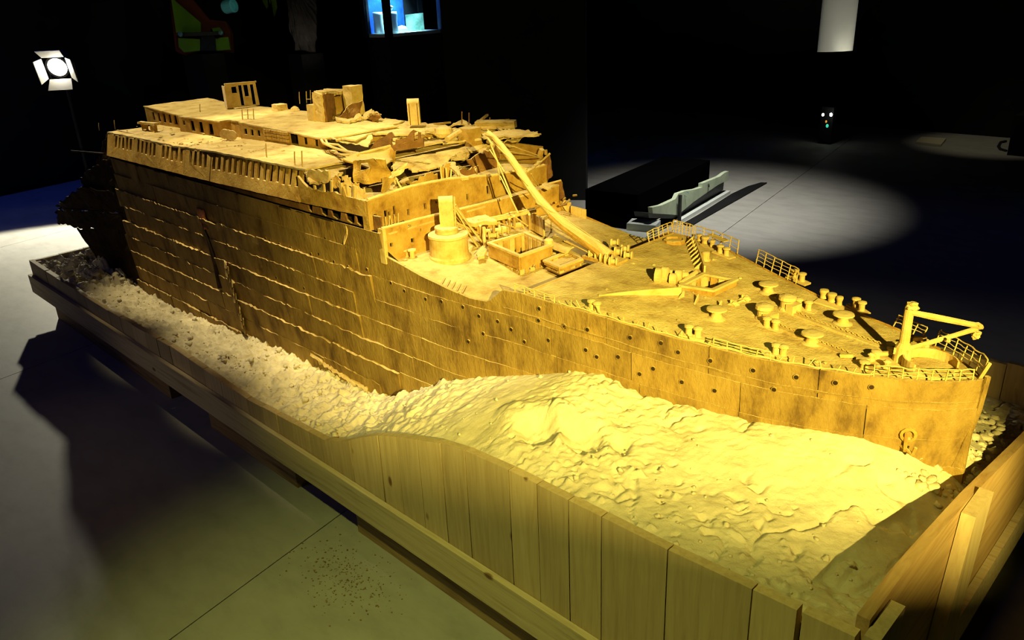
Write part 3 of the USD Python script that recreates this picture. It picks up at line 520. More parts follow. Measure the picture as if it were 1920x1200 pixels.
# winch wheels, small boat and davit foot on the boat deck
c0 = np.array((1.524,0.4769,0.996))
for k in (-1, 0, 1): part(ship, 'winch_drum', noisy(lathe([(.005, -.006), (.019, -.006), (.019, .006), (.005, .006)], c0 + [.03 * k, .0, .02], 14, (.75, -.65, 0)), .0015, 60, k + 4), M_FIT)
c0 = np.array((0.8852,0.4219,0.984))
d_ = part(ship, 'davit_frame', noisy(beam(c0 + [-.075, -.01, .034], c0 + [.075, .01, .036], .022, .009), .003, 50, 6, .012), M_FIT)
for k in (-.05, .05): part(d_, 'frame_leg', noisy(bx(c0[0] + k - .02, c0[0] + k + .02, c0[1] - .006, c0[1] + .008, .982, 1.016), .004, 50, 7, .012), M_RUST)
for k in range(64):
    q = [(1.277,0.368,0.99), (1.777,0.433,1), (1.935,0.4098,1), (1.33,0.4575,0.99)][k % 4]; c = np.array(q) + [rng.normal() * .2, rng.normal() * .05, .001]; c[1] = min(max(c[1], .33), .52)
    part(ship, 'deck_flake', noisy(blob(c, .003 + .008 * rng.random() ** 3, k + 60, 1, .4), .001, 60, k), M_DECK)

# ---------------------------------------------------------------- collapsed bridge
# roof sheet that sags over the front of the deckhouse
def sag(name, us, vs, fn, thick, seed, mat=None, amp=.004, rag=.016):
    def g(u, v):
        p = np.asarray(fn(u, v)); P = p * 40; p[:, 2] += (meshkit.fbm(P, 3, seed) - .5) * 2 * amp; return p
    m = grid(g, us, vs, np.array([0, 0, -thick])); v = m.vertices; n = len(us) * len(vs)
    idx = np.arange(n).reshape(len(us), len(vs)); edge = np.unique(np.r_[idx[0], idx[-1], idx[:, 0], idx[:, -1]])
    d = np.stack([meshkit.noise(v[edge] * 60 + k * 9, seed + k) - .5 for k in range(3)], 1) * rag; d[:, 2] *= .4; v[edge] += d; v[edge + n] += d
    return part(ship, name, trimesh.Trimesh(v, m.faces, process=False), mat or M_DECK)
q = [np.array(p) for p in [(1.772,0.6486,1.046),(2.121,0.5449,1.04),(2.282,0.6045,1.022),(2.243,0.6578,1.034),(2.141,0.7094,1.04),(1.838,0.9299,1.042)]]
def quad(a, b, c, d): return lambda u, v: (1 - u)[:, None] * ((1 - v)[:, None] * a + v[:, None] * b) + u[:, None] * ((1 - v)[:, None] * d + v[:, None] * c)
U11, U15 = np.linspace(0, 1, 14), np.linspace(0, 1, 18)
sag('collapsed_roof', U15, U11, quad(np.array((2.062,0.5394,1.043)), np.array((1.374,0.9336,1.045)), np.array((2.035,0.961,1.044)), np.array((2.198,0.6174,1.036))), .005, 3)
sag('collapsed_roof', U15, U11, quad(np.array((2.117,0.569,1.036)), np.array((2.017,0.6904,1.04)), np.array((2.182,0.7026,1.035)), np.array((2.251,0.6256,1.012))), .005, 5)
sag('collapsed_roof', U15, U11, quad(np.array((2.149,0.7276,1.038)), np.array((1.906,0.9596,1.043)), np.array((2.24,1.03,1.03)), np.array((2.286,0.8643,1.026))), .006, 7)
# bright forward deck strips
sag('boat_deck_front', U15, U11, quad(np.array((2.166,0.3591,1.005)), np.array((1.883,0.6664,1)), np.array((2.253,0.6211,0.985)), np.array((2.483,0.3142,0.985))), .006, 9)
sag('boat_deck_front', U15, U11, quad(np.array((2.333,0.5847,0.985)), np.array((2.156,0.8186,0.99)), np.array((2.373,1.061,0.985)), np.array((2.465,0.9724,0.98))), .006, 11)
sag('bridge_front_sheet', U15, U11, quad(np.array((2.523,0.5249,0.985)), np.array((2.411,0.6051,0.99)), np.array((2.461,1.012,0.985)), np.array((2.459,1.007,0.97))), .006, 13, amp=.006)
sag('bridge_front_sheet', U11, U11, quad(np.array((2.541,0.5825,0.97)), np.array((2.481,0.617,0.985)), np.array((2.492,0.7952,0.985)), np.array((2.545,0.7296,0.962))), .005, 15, amp=.007)
sag('bridge_front_sheet', U11, U11, quad(np.array((2.524,0.7662,0.975)), np.array((2.472,0.8505,0.985)), np.array((2.456,0.9258,0.975)), np.array((2.487,0.8754,0.96))), .005, 17, amp=.006)
framed('hanging_strip', [(2.452,0.9715,0.975),(2.475,0.9978,0.975),(2.536,0.9216,0.95),(2.539,0.887,0.945),(2.579,0.8302,0.93),(2.566,0.8349,0.935)], .005, M_DECK, rag=.01, seed=21, bump=.005)
framed('fallen_girder', [(2.549,0.7272,0.97),(2.557,0.7533,0.97),(2.661,0.6872,0.955),(2.706,0.6778,0.952),(2.7,0.6555,0.952),(2.621,0.6908,0.96)], .009, M_FIT, rag=.008, seed=22, bump=.006)
# the wing cab panel with its window, wall behind, curled plates
wp = [np.array(p) for p in [(2.584,0.335,1.051),(2.681,0.34,1.07),(2.696,0.37,1.062),(2.676,0.4,1.009),(2.669,0.37,0.9933),(2.648,0.335,0.9909),(2.592,0.325,0.992)]]
framed('wing_cab_panel', wp, .006, M_RUST, hole=[[(2.615,0.34,1.049),(2.653,0.34,1.055),(2.657,0.34,1.035),(2.613,0.34,1.028)]], bump=.003, rag=.003, seed=23)
framed('wing_cab_wall', [(2.432,0.4,1.027),(2.417,0.47,1.032),(2.432,0.6,1.041),(2.442,0.6,1.031),(2.433,0.6,0.979),(2.486,0.52,0.9936),(2.514,0.47,0.9971),(2.504,0.46,0.9909)], .005, M_RUST, bump=.002, seed=24)
part(ship, 'wall_rim', noisy(tube([(2.425,0.4,1.025),(2.418,0.47,1.034),(2.432,0.6,1.042),(2.322,0.64,1.031)], .0045, 6), .001, 60, 3), M_FIT)
framed('curled_plate', [(2.635,0.4,1.001),(2.628,0.44,1.006),(2.624,0.47,1.01),(2.63,0.5,1.023),(2.634,0.48,0.9994),(2.637,0.45,0.9921),(2.647,0.42,0.9924)], .005, M_FIT, rag=.006, seed=25, bump=.012)
framed('curled_plate', [(2.684,0.36,1.008),(2.653,0.43,0.9978),(2.662,0.43,0.9892),(2.676,0.36,0.9564)], .004, M_RUST, rag=.01, seed=26, bump=.006)
# captain's rooms: dark rounded walls with two windows, tank-shaped end
cw = [(2.343,0.56,1.019),(2.377,0.58,1.058),(2.433,0.6,1.086),(2.449,0.6,1.061),(2.476,0.62,1.069),(2.498,0.64,1.093),(2.516,0.66,1.079),(2.518,0.66,1.034),(2.452,0.6,1.027)]
framed('cabin_wall', cw, .006, M_SHADE, rag=.005, seed=27, bump=.004, hole=[[(2.533,0.62,1.088),(2.55,0.62,1.09),(2.546,0.62,1.066),(2.53,0.62,1.064)], [(2.51,0.62,1.081),(2.525,0.62,1.086),(2.521,0.62,1.06),(2.507,0.62,1.057)], [(2.432,0.6,1.063),(2.453,0.6,1.071),(2.447,0.6,1.047),(2.432,0.6,1.042)]])
framed('cabin_wall', [(2.219,0.5,1.056),(2.252,0.53,1.043),(2.331,0.57,1.03),(2.424,0.6,1.028),(2.42,0.6,1.006),(2.341,0.56,1.008),(2.242,0.52,1.004)], .006, M_DARK, rag=.008, seed=28, bump=.004)
sag('cabin_roof', U11, U11, quad(np.array((2.215,0.7666,1.015)), np.array((2.11,0.8346,1.035)), np.array((2.144,0.9462,1.03)), np.array((2.199,0.8539,1.02))), .008, 19, amp=.006)
part(ship, 'tank', noisy(lathe([(.008, -.03), (.026, -.028), (.03, 0), (.026, .03), (.008, .032)], (2.227,0.9261,1), 14, (.3, .2, 1)), .004, 40, 9), M_FIT)
# bent pipes running down from the deckhouse end
for a in ([(2.026,0.576,1.04),(2.17,0.5,1.04),(2.236,0.49,1.034),(2.322,0.48,1.031),(2.405,0.47,1.031)], [(2.032,0.5925,1.04),(2.196,0.5,1.039),(2.261,0.5,1.042),(2.328,0.49,1.029),(2.415,0.48,1.032)], [(2.074,0.5918,1.04),(2.242,0.51,1.053),(2.253,0.52,1.056)], [(2.104,0.5504,1),(2.35,0.45,1.027),(2.431,0.46,1.032)]):
    part(ship, 'bent_pipe', noisy(tube(a, .0045, 7), .002, 50, 5), M_FIT)
# ragged mess around the near front corner
framed('torn_roof_edge', [(2.366,0.2994,1),(2.335,0.3728,0.99),(2.37,0.3853,0.985),(2.463,0.3102,0.975),(2.451,0.2582,0.98)], .006, M_DECK, rag=.014, seed=31, bump=.008)
framed('torn_roof_edge', [(2.155,0.4827,1.005),(2.136,0.5165,1.005),(2.33,0.4574,0.985),(2.438,0.383,0.98),(2.377,0.3798,0.98)], .006, M_DECK, rag=.014, seed=32, bump=.008)
framed('hanging_flap', [(2.417,0.285,1.015),(2.527,0.285,1.022),(2.513,0.285,0.9862),(2.463,0.285,0.9847),(2.398,0.285,0.9764)], .006, M_FIT, rag=.01, seed=33, bump=.005)
for k, (px, w) in enumerate((((2.559,0.3,0.9747), .022), ((2.584,0.31,0.9665), .03), ((2.607,0.32,0.9773), .02), ((2.641,0.31,0.9679), .024), ((2.518,0.31,0.9837), .02), ((2.561,0.32,0.9905), .024))):
    c = np.array(px); part(ship, 'torn_flake', sheet([c + [-w, 0, .012], c + [w * .6, .006, .015], c + [w, 0, -.012], c + [0, -.006, -.018]], .004, rag=.012, seed=k + 200, size=.008, bump=.006), M_FIT if k % 2 else M_RUST)
for k, pts in enumerate(([(2.535,0.5259,0.945),(2.496,0.5935,0.945),(2.544,0.5688,0.945),(2.57,0.5135,0.945)], [(2.589,0.4485,0.95),(2.567,0.4947,0.95),(2.638,0.4314,0.95)])): framed('torn_flake', pts, .004, M_RUST, rag=.008, seed=k + 210, bump=.004)
# bridge front underneath: recessed wall panels with dark gaps, hanging ribs
for k, pts in enumerate(([(2.56,0.5602,0.9452),(2.56,0.6162,0.9504),(2.56,0.6423,0.9615),(2.56,0.6731,0.9489),(2.56,0.6745,0.9165),(2.56,0.6238,0.9156),(2.56,0.5617,0.9206)], [(2.58,0.6748,0.9756),(2.58,0.7147,0.9792),(2.58,0.7153,0.9096),(2.58,0.6737,0.9175)], [(2.56,0.7487,0.9496),(2.56,0.8615,0.9407),(2.56,0.9021,0.8997),(2.56,0.7886,0.9059)], [(2.55,0.818,0.9691),(2.55,0.9581,0.998),(2.55,0.9725,0.8952),(2.55,0.8862,0.9052)])): framed('bridge_wall', pts, .006, (M_RUST, M_RUST, M_SHADE, M_SHADE)[k], rag=.016, seed=k + 220, bump=.003)
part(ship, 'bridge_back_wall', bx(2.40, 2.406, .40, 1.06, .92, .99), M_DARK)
for k, (a, b) in enumerate(([(2.6,0.6558,0.9812),(2.62,0.638,0.9295)], [(2.6,0.6778,0.9721),(2.62,0.6605,0.9252)], [(2.6,0.7002,0.9629),(2.62,0.6814,0.9265)], [(2.64,0.4465,0.9834),(2.66,0.4444,0.9602)], [(2.64,0.4353,0.992),(2.66,0.4257,0.9736)], [(2.6,0.7289,0.9684),(2.64,0.7044,0.9388)])): part(ship, 'hanging_rib', rod(a, b, .003, 5, 4, .006, k), M_FIT)
# debris heap at the head of the mast
hp = np.array((2.292,1.012,0.985))
for k in range(15):
    a = hp + [rng.normal() * .07, rng.normal() * .10, .012 + .03 * rng.random()]; b = a + [rng.normal() * .05, rng.normal() * .08, rng.normal() * .015]
    part(ship, 'debris_beam', noisy(beam(a, b, .008 + .006 * rng.random(), .007), .0015, 60, k), (M_FIT, M_DECK, M_RUST)[k % 3])
for k in range(9):
    c = hp + [rng.normal() * .06, rng.normal() * .11, .02 + .02 * rng.random()]; w = .02 + .02 * rng.random()
    part(ship, 'debris_plate', sheet([c + [-w, -w, 0], c + [w, -w * .8, .012], c + [w, w, -.008], c + [-w * .6, w, .015]], .004, rag=.01, seed=k + 300, bump=.008), (M_DECK, M_FIT, M_SHADE)[k % 3])
c0 = np.array((2.404,0.9695,0.99)); part(ship, 'debris_box', noisy(bx(c0[0] - .03, c0[0] + .03, c0[1] - .03, c0[1] + .03, .98, 1.045), .002, 40, 4, .015), M_RUST)
c0 = np.array((2.307,0.9288,1.03)); part(ship, 'round_cowl', noisy(lathe([(.03, 0), (.034, .014), (.03, .03), (.014, .038)], c0 - [0, 0, .02], 14), .003, 40, 6), M_FIT)
part(ship, 'fallen_ventilator', noisy(rod((2.412,0.852,1.02), (2.393,0.9309,1.035), .011, 8), .001, 40, 2), M_FIT)
# torn sheets to the far side of the mast head, raft, posts, far plates
sag('torn_deck_sheet', U15, U11, quad(np.array((2.471,0.9626,1.02)), np.array((2.448,1.046,1.025)), np.array((2.558,1.101,1.03)), np.array((2.673,1.053,1.03))), .005, 23)
framed('torn_deck_sheet', [(2.442,0.9974,1.02),(2.506,1.058,1.03),(2.575,1.098,1.03),(2.669,1.063,1.03),(2.61,1.046,1.02),(2.532,1.003,1.01),(2.52,0.9747,1),(2.482,0.9766,1)], .006, M_DECK, rag=.014, seed=34, bump=.006)
framed('torn_deck_sheet', [(2.52,0.9747,1),(2.536,1.026,1.005),(2.565,1.073,1.01),(2.58,1.036,1),(2.519,1.015,0.99)], .005, M_DECK, rag=.012, seed=35, bump=.006)
framed('torn_deck_sheet', [(2.49,1.029,0.985),(2.532,1.042,0.985),(2.553,1.051,0.98),(2.53,1.044,0.975),(2.503,1.044,0.98)], .004, M_DECK, rag=.008, seed=36, bump=.004)
c0 = np.array((2.377,1.129,1.015)); d0 = np.array([.10, .07, 0]) * .62
rf = part(ship, 'raft', noisy(beam(c0 - d0 + [0, 0, .016], c0 + d0 + [0, 0, .014], .05, .022), .003, 50, 3, .014), M_FIT); part(rf, 'raft_rim', noisy(beam(c0 - d0 + [0, 0, .03], c0 + d0 + [0, 0, .028], .058, .004), .002, 50, 8, .014), M_DECK)
for px in ((2.319,1.117,1.01), (2.341,1.13,1.01), (2.259,1.063,1.035), (2.279,1.081,1.03)): part(ship, 'stanchion', rod(px, np.array(px) + [.002, .002, .045], .0024, 5), M_SHADE)
framed('far_promenade_sheet', [(2.759,0.8379,0.95),(2.759,0.8861,0.952),(2.756,0.9281,0.955),(2.701,1.072,0.965),(2.743,0.9822,0.955),(2.767,0.9108,0.945),(2.788,0.8526,0.935)], .005, M_DECK, rag=.01, seed=37, bump=.005)
framed('far_side_wall', [(2.59,1.06,0.8705),(2.699,1.072,0.961),(2.712,1.072,0.8872),(2.652,1.068,0.838),(2.626,1.06,0.7809)], .006, M_SHADE, rag=.006, seed=38)
for a, b, w in (((2.664,1.06,0.9537), (2.675,1.06,0.9791), .01), ((2.694,1.06,0.9625), (2.693,1.06,0.979), .006)): part(ship, 'bollard_post', rod(a, b, w, 7), M_RUST)
part(ship, 'far_rim', tube([(2.598,1.06,0.8754),(2.631,1.06,0.9064),(2.703,1.07,0.9655)], .004, 6), M_FIT)
framed('far_front_wall', [(2.75,0.9626,0.8641),(2.75,1.012,0.8713),(2.75,1.039,0.8567),(2.76,1.059,0.7622),(2.75,0.9685,0.8088)], .006, M_RUST, rag=.006, seed=39, bump=.004)
framed('far_front_cap', [(2.779,0.9319,0.885),(2.765,0.9737,0.888),(2.806,0.9765,0.88),(2.814,0.9359,0.878)], .005, M_DECK, rag=.006, seed=40, bump=.003)
part(ship, 'far_rim', tube([(2.695,1.05,0.8587),(2.753,1.07,0.8776)], .0035, 6), M_FIT)
framed('far_hull_flap', [(2.689,1.065,0.8512),(2.751,1.072,0.877),(2.77,1.072,0.8149),(2.746,1.07,0.7965),(2.71,1.066,0.8075)], .005, M_SHADE, rag=.005, seed=41)
framed('far_hull_flap', [(2.774,1.062,0.8136),(2.802,1.066,0.8055),(2.791,1.064,0.7698),(2.76,1.06,0.7929)], .005, M_FIT, rag=.006, seed=42, bump=.003)
for k in range(4):
    a, b = np.array((2.811,1.055,0.7978)), np.array((2.878,1.055,0.7948)); p = a + (b - a) * k / 4; q_ = a + (b - a) * (k + .93) / 4
    part(ship, 'far_bulwark_panel', noisy(sheet([p, q_, q_ - [0, 0, .055], p - [0, 0, .055]], .006), .001, 40, k), M_FIT)
for k in range(8):
    c = np.array((2.77,1.009,0.79)) + [rng.normal() * .03, rng.normal() * .05, .01 + .02 * rng.random()]; part(ship, 'debris_beam', rod(c, c + [rng.normal() * .03, rng.normal() * .04, .02 * rng.random()], .004, 5), (M_SHADE, M_RUST)[k % 2])

# ---------------------------------------------------------------- superstructure front
def front_wall(name, x, y0, y1, zb, zt, holes, seed, mat=None, wave=.004):
    ys_ = np.linspace(y0, y1, 22); poly = Polygon([(y, zb) for y in ys_] + [(y, zt(y)) for y in ys_[::-1]])
    for y, z, w, hgt in holes: poly = poly.difference(sbox(y - w, z - hgt, y + w, z + hgt))
    m = wall_panel(poly, (x, 0, 0), (0, 1, 0), (0, 0, 1), -.008); v, f = trimesh.remesh.subdivide_to_size(m.vertices, m.faces, .025, max_iter=8)
    v[:, 0] += (meshkit.fbm(np.c_[v[:, 1:] * 9, np.full(len(v), seed)], 3, seed) - .5) * 2 * wave; m = trimesh.Trimesh(v, f, process=True); m.fix_normals()
    return part(ship, name, m, mat or M_RUST)
zlow = lambda y: np.interp(y, [.294, .43, .78, 1.08], [.880, .878, .867, .862]); zup = lambda y: np.interp(y, [.295, .44, .585, .675, .80, 1.075], [.956, .966, .961, .953, .936, .925])
ho = [(q[1], q[2], w, h_) for q, w, h_ in zip([(2.745,0.3259,0.8253),(2.745,0.4052,0.819),(2.745,0.4675,0.8189),(2.745,0.3982,0.8651),(2.745,0.4388,0.8441)], (.005, .006, .006, .006, .003), (.006, .007, .007, .004, .004))]
front_wall('front_wall', 2.745, .300, 1.07, .765, zlow, ho, 1)
part(ship, 'front_wall_rim', noisy(tube([(2.745, y, float(zlow(y)) + .001) for y in np.linspace(.297, .78, 16)], .0045, 6), .0012, 40, 2), M_FIT)
hu = [(q[1], q[2], w, h_) for q, w, h_ in zip([(2.69,0.3139,0.893),(2.69,0.358,0.9026),(2.69,0.3708,0.8949),(2.69,0.3899,0.9038),(2.69,0.441,0.8894),(2.69,0.5066,0.8937),(2.69,0.5933,0.8874),(2.69,0.6826,0.8882),(2.69,0.774,0.893),(2.69,0.5523,0.8977)], (.012, .006, .004, .004, .004, .0045, .004, .005, .006, .003), (.017, .010, .012, .016, .010, .010, .005, .010, .014, .004))]
front_wall('upper_front_wall', 2.69, .296, 1.07, .862, zup, hu, 3)
part(ship, 'upper_front_rim', noisy(tube([(2.692, y, float(zup(y)) + .001) for y in np.linspace(.296, 1.05, 20)], .005, 6), .002, 40, 4), M_FIT)
part(ship, 'front_ledge', bx(2.688, 2.745, .305, 1.07, .856, .862), M_DECK)
for k in range(6):
    a = np.array([2.70, .335 + .011 * k, .864]); part(ship, 'railing_post', rod(a, a + [0, .004 * (k % 3 - 1), .034], .0018, 5), M_FIT)
part(ship, 'corner_pillar', noisy(bx(2.668, 2.70, .288, .302, .862, .956), .002, 40, 3, .015), M_RUST)
part(ship, 'corner_pillar', noisy(bx(2.728, 2.752, .294, .306, .775, .880), .002, 40, 3, .015), M_FIT)
c = hull_pt([2.56], [.835], .006)[0]; part(ship, 'twisted_plate', sheet([c + [-.03, 0, .02], c + [.018, -.004, .03], c + [.024, -.010, .004], c + [.006, -.014, -.03], c + [-.008, -.006, -.028], c + [.008, -.004, .008]], .004, rag=.005, seed=50, bump=.004), M_FIT)
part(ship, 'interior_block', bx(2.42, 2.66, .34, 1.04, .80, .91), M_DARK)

# ---------------------------------------------------------------- fallen mast and its stays
mp = np.array([(3.265,0.69,0.7975),(3.217,0.69,0.8181),(3.162,0.69,0.8382),(3.102,0.69,0.8629),(3.053,0.69,0.887),(3.007,0.69,0.9171),(2.965,0.69,0.9532),(2.928,0.69,0.9934),(2.89,0.69,1.031),(2.851,0.69,1.064),(2.818,0.69,1.088),(2.793,0.69,1.1)])
part(ship, 'foremast', noisy(tube(mp, np.linspace(.0175, .0085, len(mp)), 12), .003, 45, 3), M_FIT)
for k in range(3): part(ship, 'mast_rope', tube(mp + np.c_[0 * mp[:, 0], .015 * np.cos(np.arange(len(mp)) * 1.1 + 2.1 * k), .015 * np.sin(np.arange(len(mp)) * 1.1 + 2.1 * k)] * np.linspace(1.15, .6, len(mp))[:, None], .0026, 5), (M_FIT, M_RUST, M_DECK)[k])
part(ship, 'mast_sleeve', noisy(tube(mp[:5] + [0, -.007, -.003], np.linspace(.017, .013, 5), 10), .005, 50, 6), M_RUST)
for a, b, r_ in (((2.836,0.66,1.075), (2.917,0.66,0.9233), .0028), ((2.83,0.66,1.058), (2.89,0.66,0.9976), .002), ((2.871,0.66,0.9823), (2.961,0.64,0.8852), .0022), ((2.86,0.66,1.029), (2.87,0.66,0.9692), .0018), ((2.779,0.69,1.097), (2.835,0.67,1.07), .003)): part(ship, 'stay_wire', rod(a, b, r_, 5, 3, .004, 2), M_FIT)
for a, b in (((2.831,0.72,1.047), (2.678,1.05,0.9512)), ((2.692,0.9,1.017), (2.668,1.05,0.9577)), ((2.833,0.72,1.038), (2.853,0.8,0.968)), ((2.841,0.72,1.022), (2.818,0.8,0.9707)), ((2.902,0.72,0.9686), (2.901,0.8,0.8994)), ((2.896,0.74,0.9675), (2.851,0.85,0.9068)), ((2.867,0.8,0.9629), (2.804,0.9,0.8981)), ((2.926,0.7,0.972), (3.076,0.72,0.8533)), ((3.008,0.75,0.8768), (3.2,0.74,0.809))): part(ship, 'stay_wire', rod(a, b, .0018, 5, 4, .006, 3), M_FIT)
for a, b in (((3.093,0.6947,0.81), (3.203,0.6761,0.8)), ((3.102,0.6936,0.812), (3.213,0.6712,0.8)), ((3.131,0.6794,0.84), (3.233,0.6745,0.8))): part(ship, 'stay_wire', rod(a, b, .0024, 5), M_FIT)

# ---------------------------------------------------------------- well deck
def plank_deck(name, x0, x1, zfun, ins, seed, holes=()):
    us = np.linspace(x0, x1, 110); vs = np.linspace(-1, 1, 90)
    def fn(u, v):
        b_ = np.maximum(hb(u, zd(u)) - ins, .002); y = YC + v * b_; P = np.c_[u * 26, y * 26, np.zeros(len(u))]
        return np.c_[u, y, zfun(u) + (meshkit.fbm(P, 3, seed) - .5) * .004 + .004 * (1 - v * v)]
    m = grid(fn, us, vs, np.array([0, 0, -.006])); c = m.triangles_center
    for h in holes:
        h = np.array(h)[:, :2]; inn = np.ones(len(c), bool); o = h.mean(0)
        for a, b in zip(h, np.roll(h, -1, 0)):
            e = b - a; sgn = np.sign(e[0] * (o - a)[1] - e[1] * (o - a)[0]); inn &= sgn * (e[0] * (c[:, 1] - a[1]) - e[1] * (c[:, 0] - a[0])) / np.linalg.norm(e) > .003
        m.update_faces(~inn); c = c[~inn]
    part(ship, name, m, M_DECK)
HATCH_A, HATCH_B, HATCH_C = [(2.919,0.5541,0.806),(3.078,0.5214,0.806),(3.078,0.654,0.806),(2.931,0.6953,0.806)], [(3.108,0.5925,0.779),(3.18,0.576,0.779),(3.18,0.6722,0.779),(3.103,0.7015,0.779)], [(3.513,0.6695,0.7662),(3.511,0.7824,0.7664),(3.6,0.7942,0.7541),(3.596,0.6898,0.7545)]
ZW = .772
plank_deck('well_deck', 2.70, 3.262, lambda u: np.where(u < 2.78, ZW, np.interp(u, [2.78, 3.08, 3.26], [ZW, .742, .738])), .004, 61, [HATCH_A])
plank_deck('forecastle_deck', 3.245, 4.222, lambda u: zf(u) - .004, .004, 62, [HATCH_C])
part(ship, 'forecastle_front', grid(lambda u, v: np.c_[np.full(len(u), 3.246), YC + u * (hb(np.full(len(u), 3.246), np.full(len(u), .79)) - .004), .73 + v * .055], np.linspace(-1, 1, 12), np.linspace(0, 1, 3), np.array([.006, 0, 0])), M_RUST)
for k in range(5):
    a = np.array((2.967,0.309,0.7509)) + (np.array((3.066,0.3173,0.7421)) - np.array((2.967,0.309,0.7509))) * (k + .3) / 5; part(ship, 'rubbing_strip', beam(a + [.0, .004, .004], a + [-.03, .045, .006], .004, .003), M_SHADE)
part(ship, 'gap_board', beam(np.array((2.963,0.3093,0.7454)) + [0, .003, .002], np.array((3.064,0.3175,0.7398)) + [0, .003, .002], .006, .006), M_DARK)
def bollard(p, r=.0085, h=.026, name='bollard', parent=None, cap=1.5):
    p = np.asarray(p, float); return part(parent or ship, name, lathe([(r * 1.25, -.004), (r * 1.25, .002), (r, .004), (r, h * .7), (r * cap, h * .78), (r * cap * .95, h * .92), (r * .5, h)], p, 12), M_FIT)
bollard((2.738,0.3793,0.774), .007, .024, 'mushroom_ventilator', cap=1.9); bollard((2.762,0.3846,0.774), .0075, .028, 'mushroom_ventilator', cap=1.9)
part(ship, 'deck_flake', blob((2.76,0.3578,0.774), .008, 4, 1, .5), M_DECK)
# electric crane: drum base, turntable, hooded post, jib struts
cb = np.array((2.835,0.4684,0.77))
cr = part(ship, 'crane_base', noisy(lathe([(.060, -.01), (.061, .004), (.058, .010), (.057, .062), (.061, .066), (.060, .072), (.02, .076)], cb, 28), .0015, 40, 5), M_FIT)
part(cr, 'turntable', noisy(lathe([(.034, .0), (.034, .012), (.037, .014), (.036, .019), (.02, .022)], cb + [-.005, 0, .073], 20), .0012, 50, 6), M_FIT)
hood(cb + [-.005, .004, .088], .042, .034, .095, -.72, 'crane_post')
f = np.array([math.cos(-.72), math.sin(-.72), 0]); s = np.array([-f[1], f[0], 0]); pt = cb + [-.005, .004, .088]
for k in (-1, 1): part(ship, 'crane_cheek', rod(pt + s * .024 + f * .012 * k, pt + s * .026 + f * .012 * k + [0, 0, .088], .0028, 5), M_FIT)
for a, b in ((pt + s * .028 + [0, 0, .06], np.array((2.848,0.5933,0.785))), (pt + s * .028 + [0, 0, .05], np.array((2.839,0.5785,0.775))), (pt + s * .03 + [0, 0, .012], np.array((2.825,0.5995,0.81))), (pt + s * .03 + [0, 0, .005], np.array((2.813,0.6116,0.8))), (pt + s * .028 + [0, 0, .068], np.array((2.791,0.6109,0.81)))): part(ship, 'crane_strut', rod(a, b, .003, 5, 4, .003, 2), M_FIT)
# fallen jib of the far crane resting on posts, with winch heads below
ja, jb = np.array((2.829,0.5982,0.845)), np.array((2.87,0.8066,0.845))
jb_ = part(ship, 'fallen_jib', noisy(beam(ja, jb, .020, .010), .0025, 40, 9, .014), M_FIT)
part(jb_, 'jib_rail', rod(ja + [0, 0, .008], jb + [0, 0, .007], .003, 5, 8, .004, 5), M_FIT); part(ship, 'jib_head', noisy(sheet([ja + [-.05, -.02, 0], ja + [.0, -.03, 0], ja + [.05, .03, 0], ja + [-.02, .05, .005]], .012, rag=.008, seed=5, bump=.006), .001, 40, 2), M_FIT)
for a, b in (([(2.864,0.587,0.84),(2.874,0.5777,0.78)]), ([(2.846,0.5884,0.84),(2.82,0.6133,0.78)]), ([(2.862,0.6296,0.84),(2.831,0.6591,0.79)]), ([(2.863,0.6983,0.84),(2.833,0.7279,0.79)]), ([(2.866,0.7168,0.845),(2.827,0.7537,0.79)]), ([(2.87,0.7425,0.845),(2.845,0.7899,0.79)]), ([(2.892,0.7584,0.845),(2.852,0.7996,0.78)])): part(ship, 'jib_post', noisy(rod(a, b, .0045, 6), .0008, 50, 3), M_FIT)
for a, b in (([(2.853,0.6453,0.84),(2.851,0.7353,0.8)]), ([(2.846,0.7326,0.84),(2.871,0.7731,0.8)])): part(ship, 'crane_strut', rod(a, b, .0025, 5), M_FIT)
for px, r_ in (((2.807,0.6627,0.785), .014), ((2.825,0.6832,0.785), .016), ((2.826,0.7061,0.785), .018), ((2.815,0.751,0.785), .016), ((2.831,0.7699,0.785), .014), ((2.834,0.6526,0.78), .012)): part(ship, 'winch_drum', noisy(lathe([(r_ * .4, -.016), (r_, -.016), (r_, -.011), (r_ * .65, -.010), (r_ * .65, .010), (r_, .011), (r_, .016), (r_ * .4, .016)], np.array(px) + [0, 0, .012], 14, (.62, .78, 0)), .0008, 60, 5), M_FIT)
for k in range(5):
    a = np.array((2.859,0.8103,0.775)) + np.array([.03, -.012, 0]) * (k - 2); part(ship, 'casing_panel', noisy(sheet([a + [-.014, .005, 0], a + [.014, -.005, 0], a + [.014, -.005, .055], a + [-.014, .005, .058]], .006), .001, 50, k), M_RUST if k % 2 else M_FIT)
part(ship, 'fallen_slab', noisy(sheet([(2.895,0.5212,0.775),(2.869,0.5731,0.782),(2.911,0.5511,0.782),(2.938,0.5138,0.777),(2.933,0.4925,0.775)], .008, rag=.004, seed=4, bump=.003), .0008, 60, 2), M_DECK)
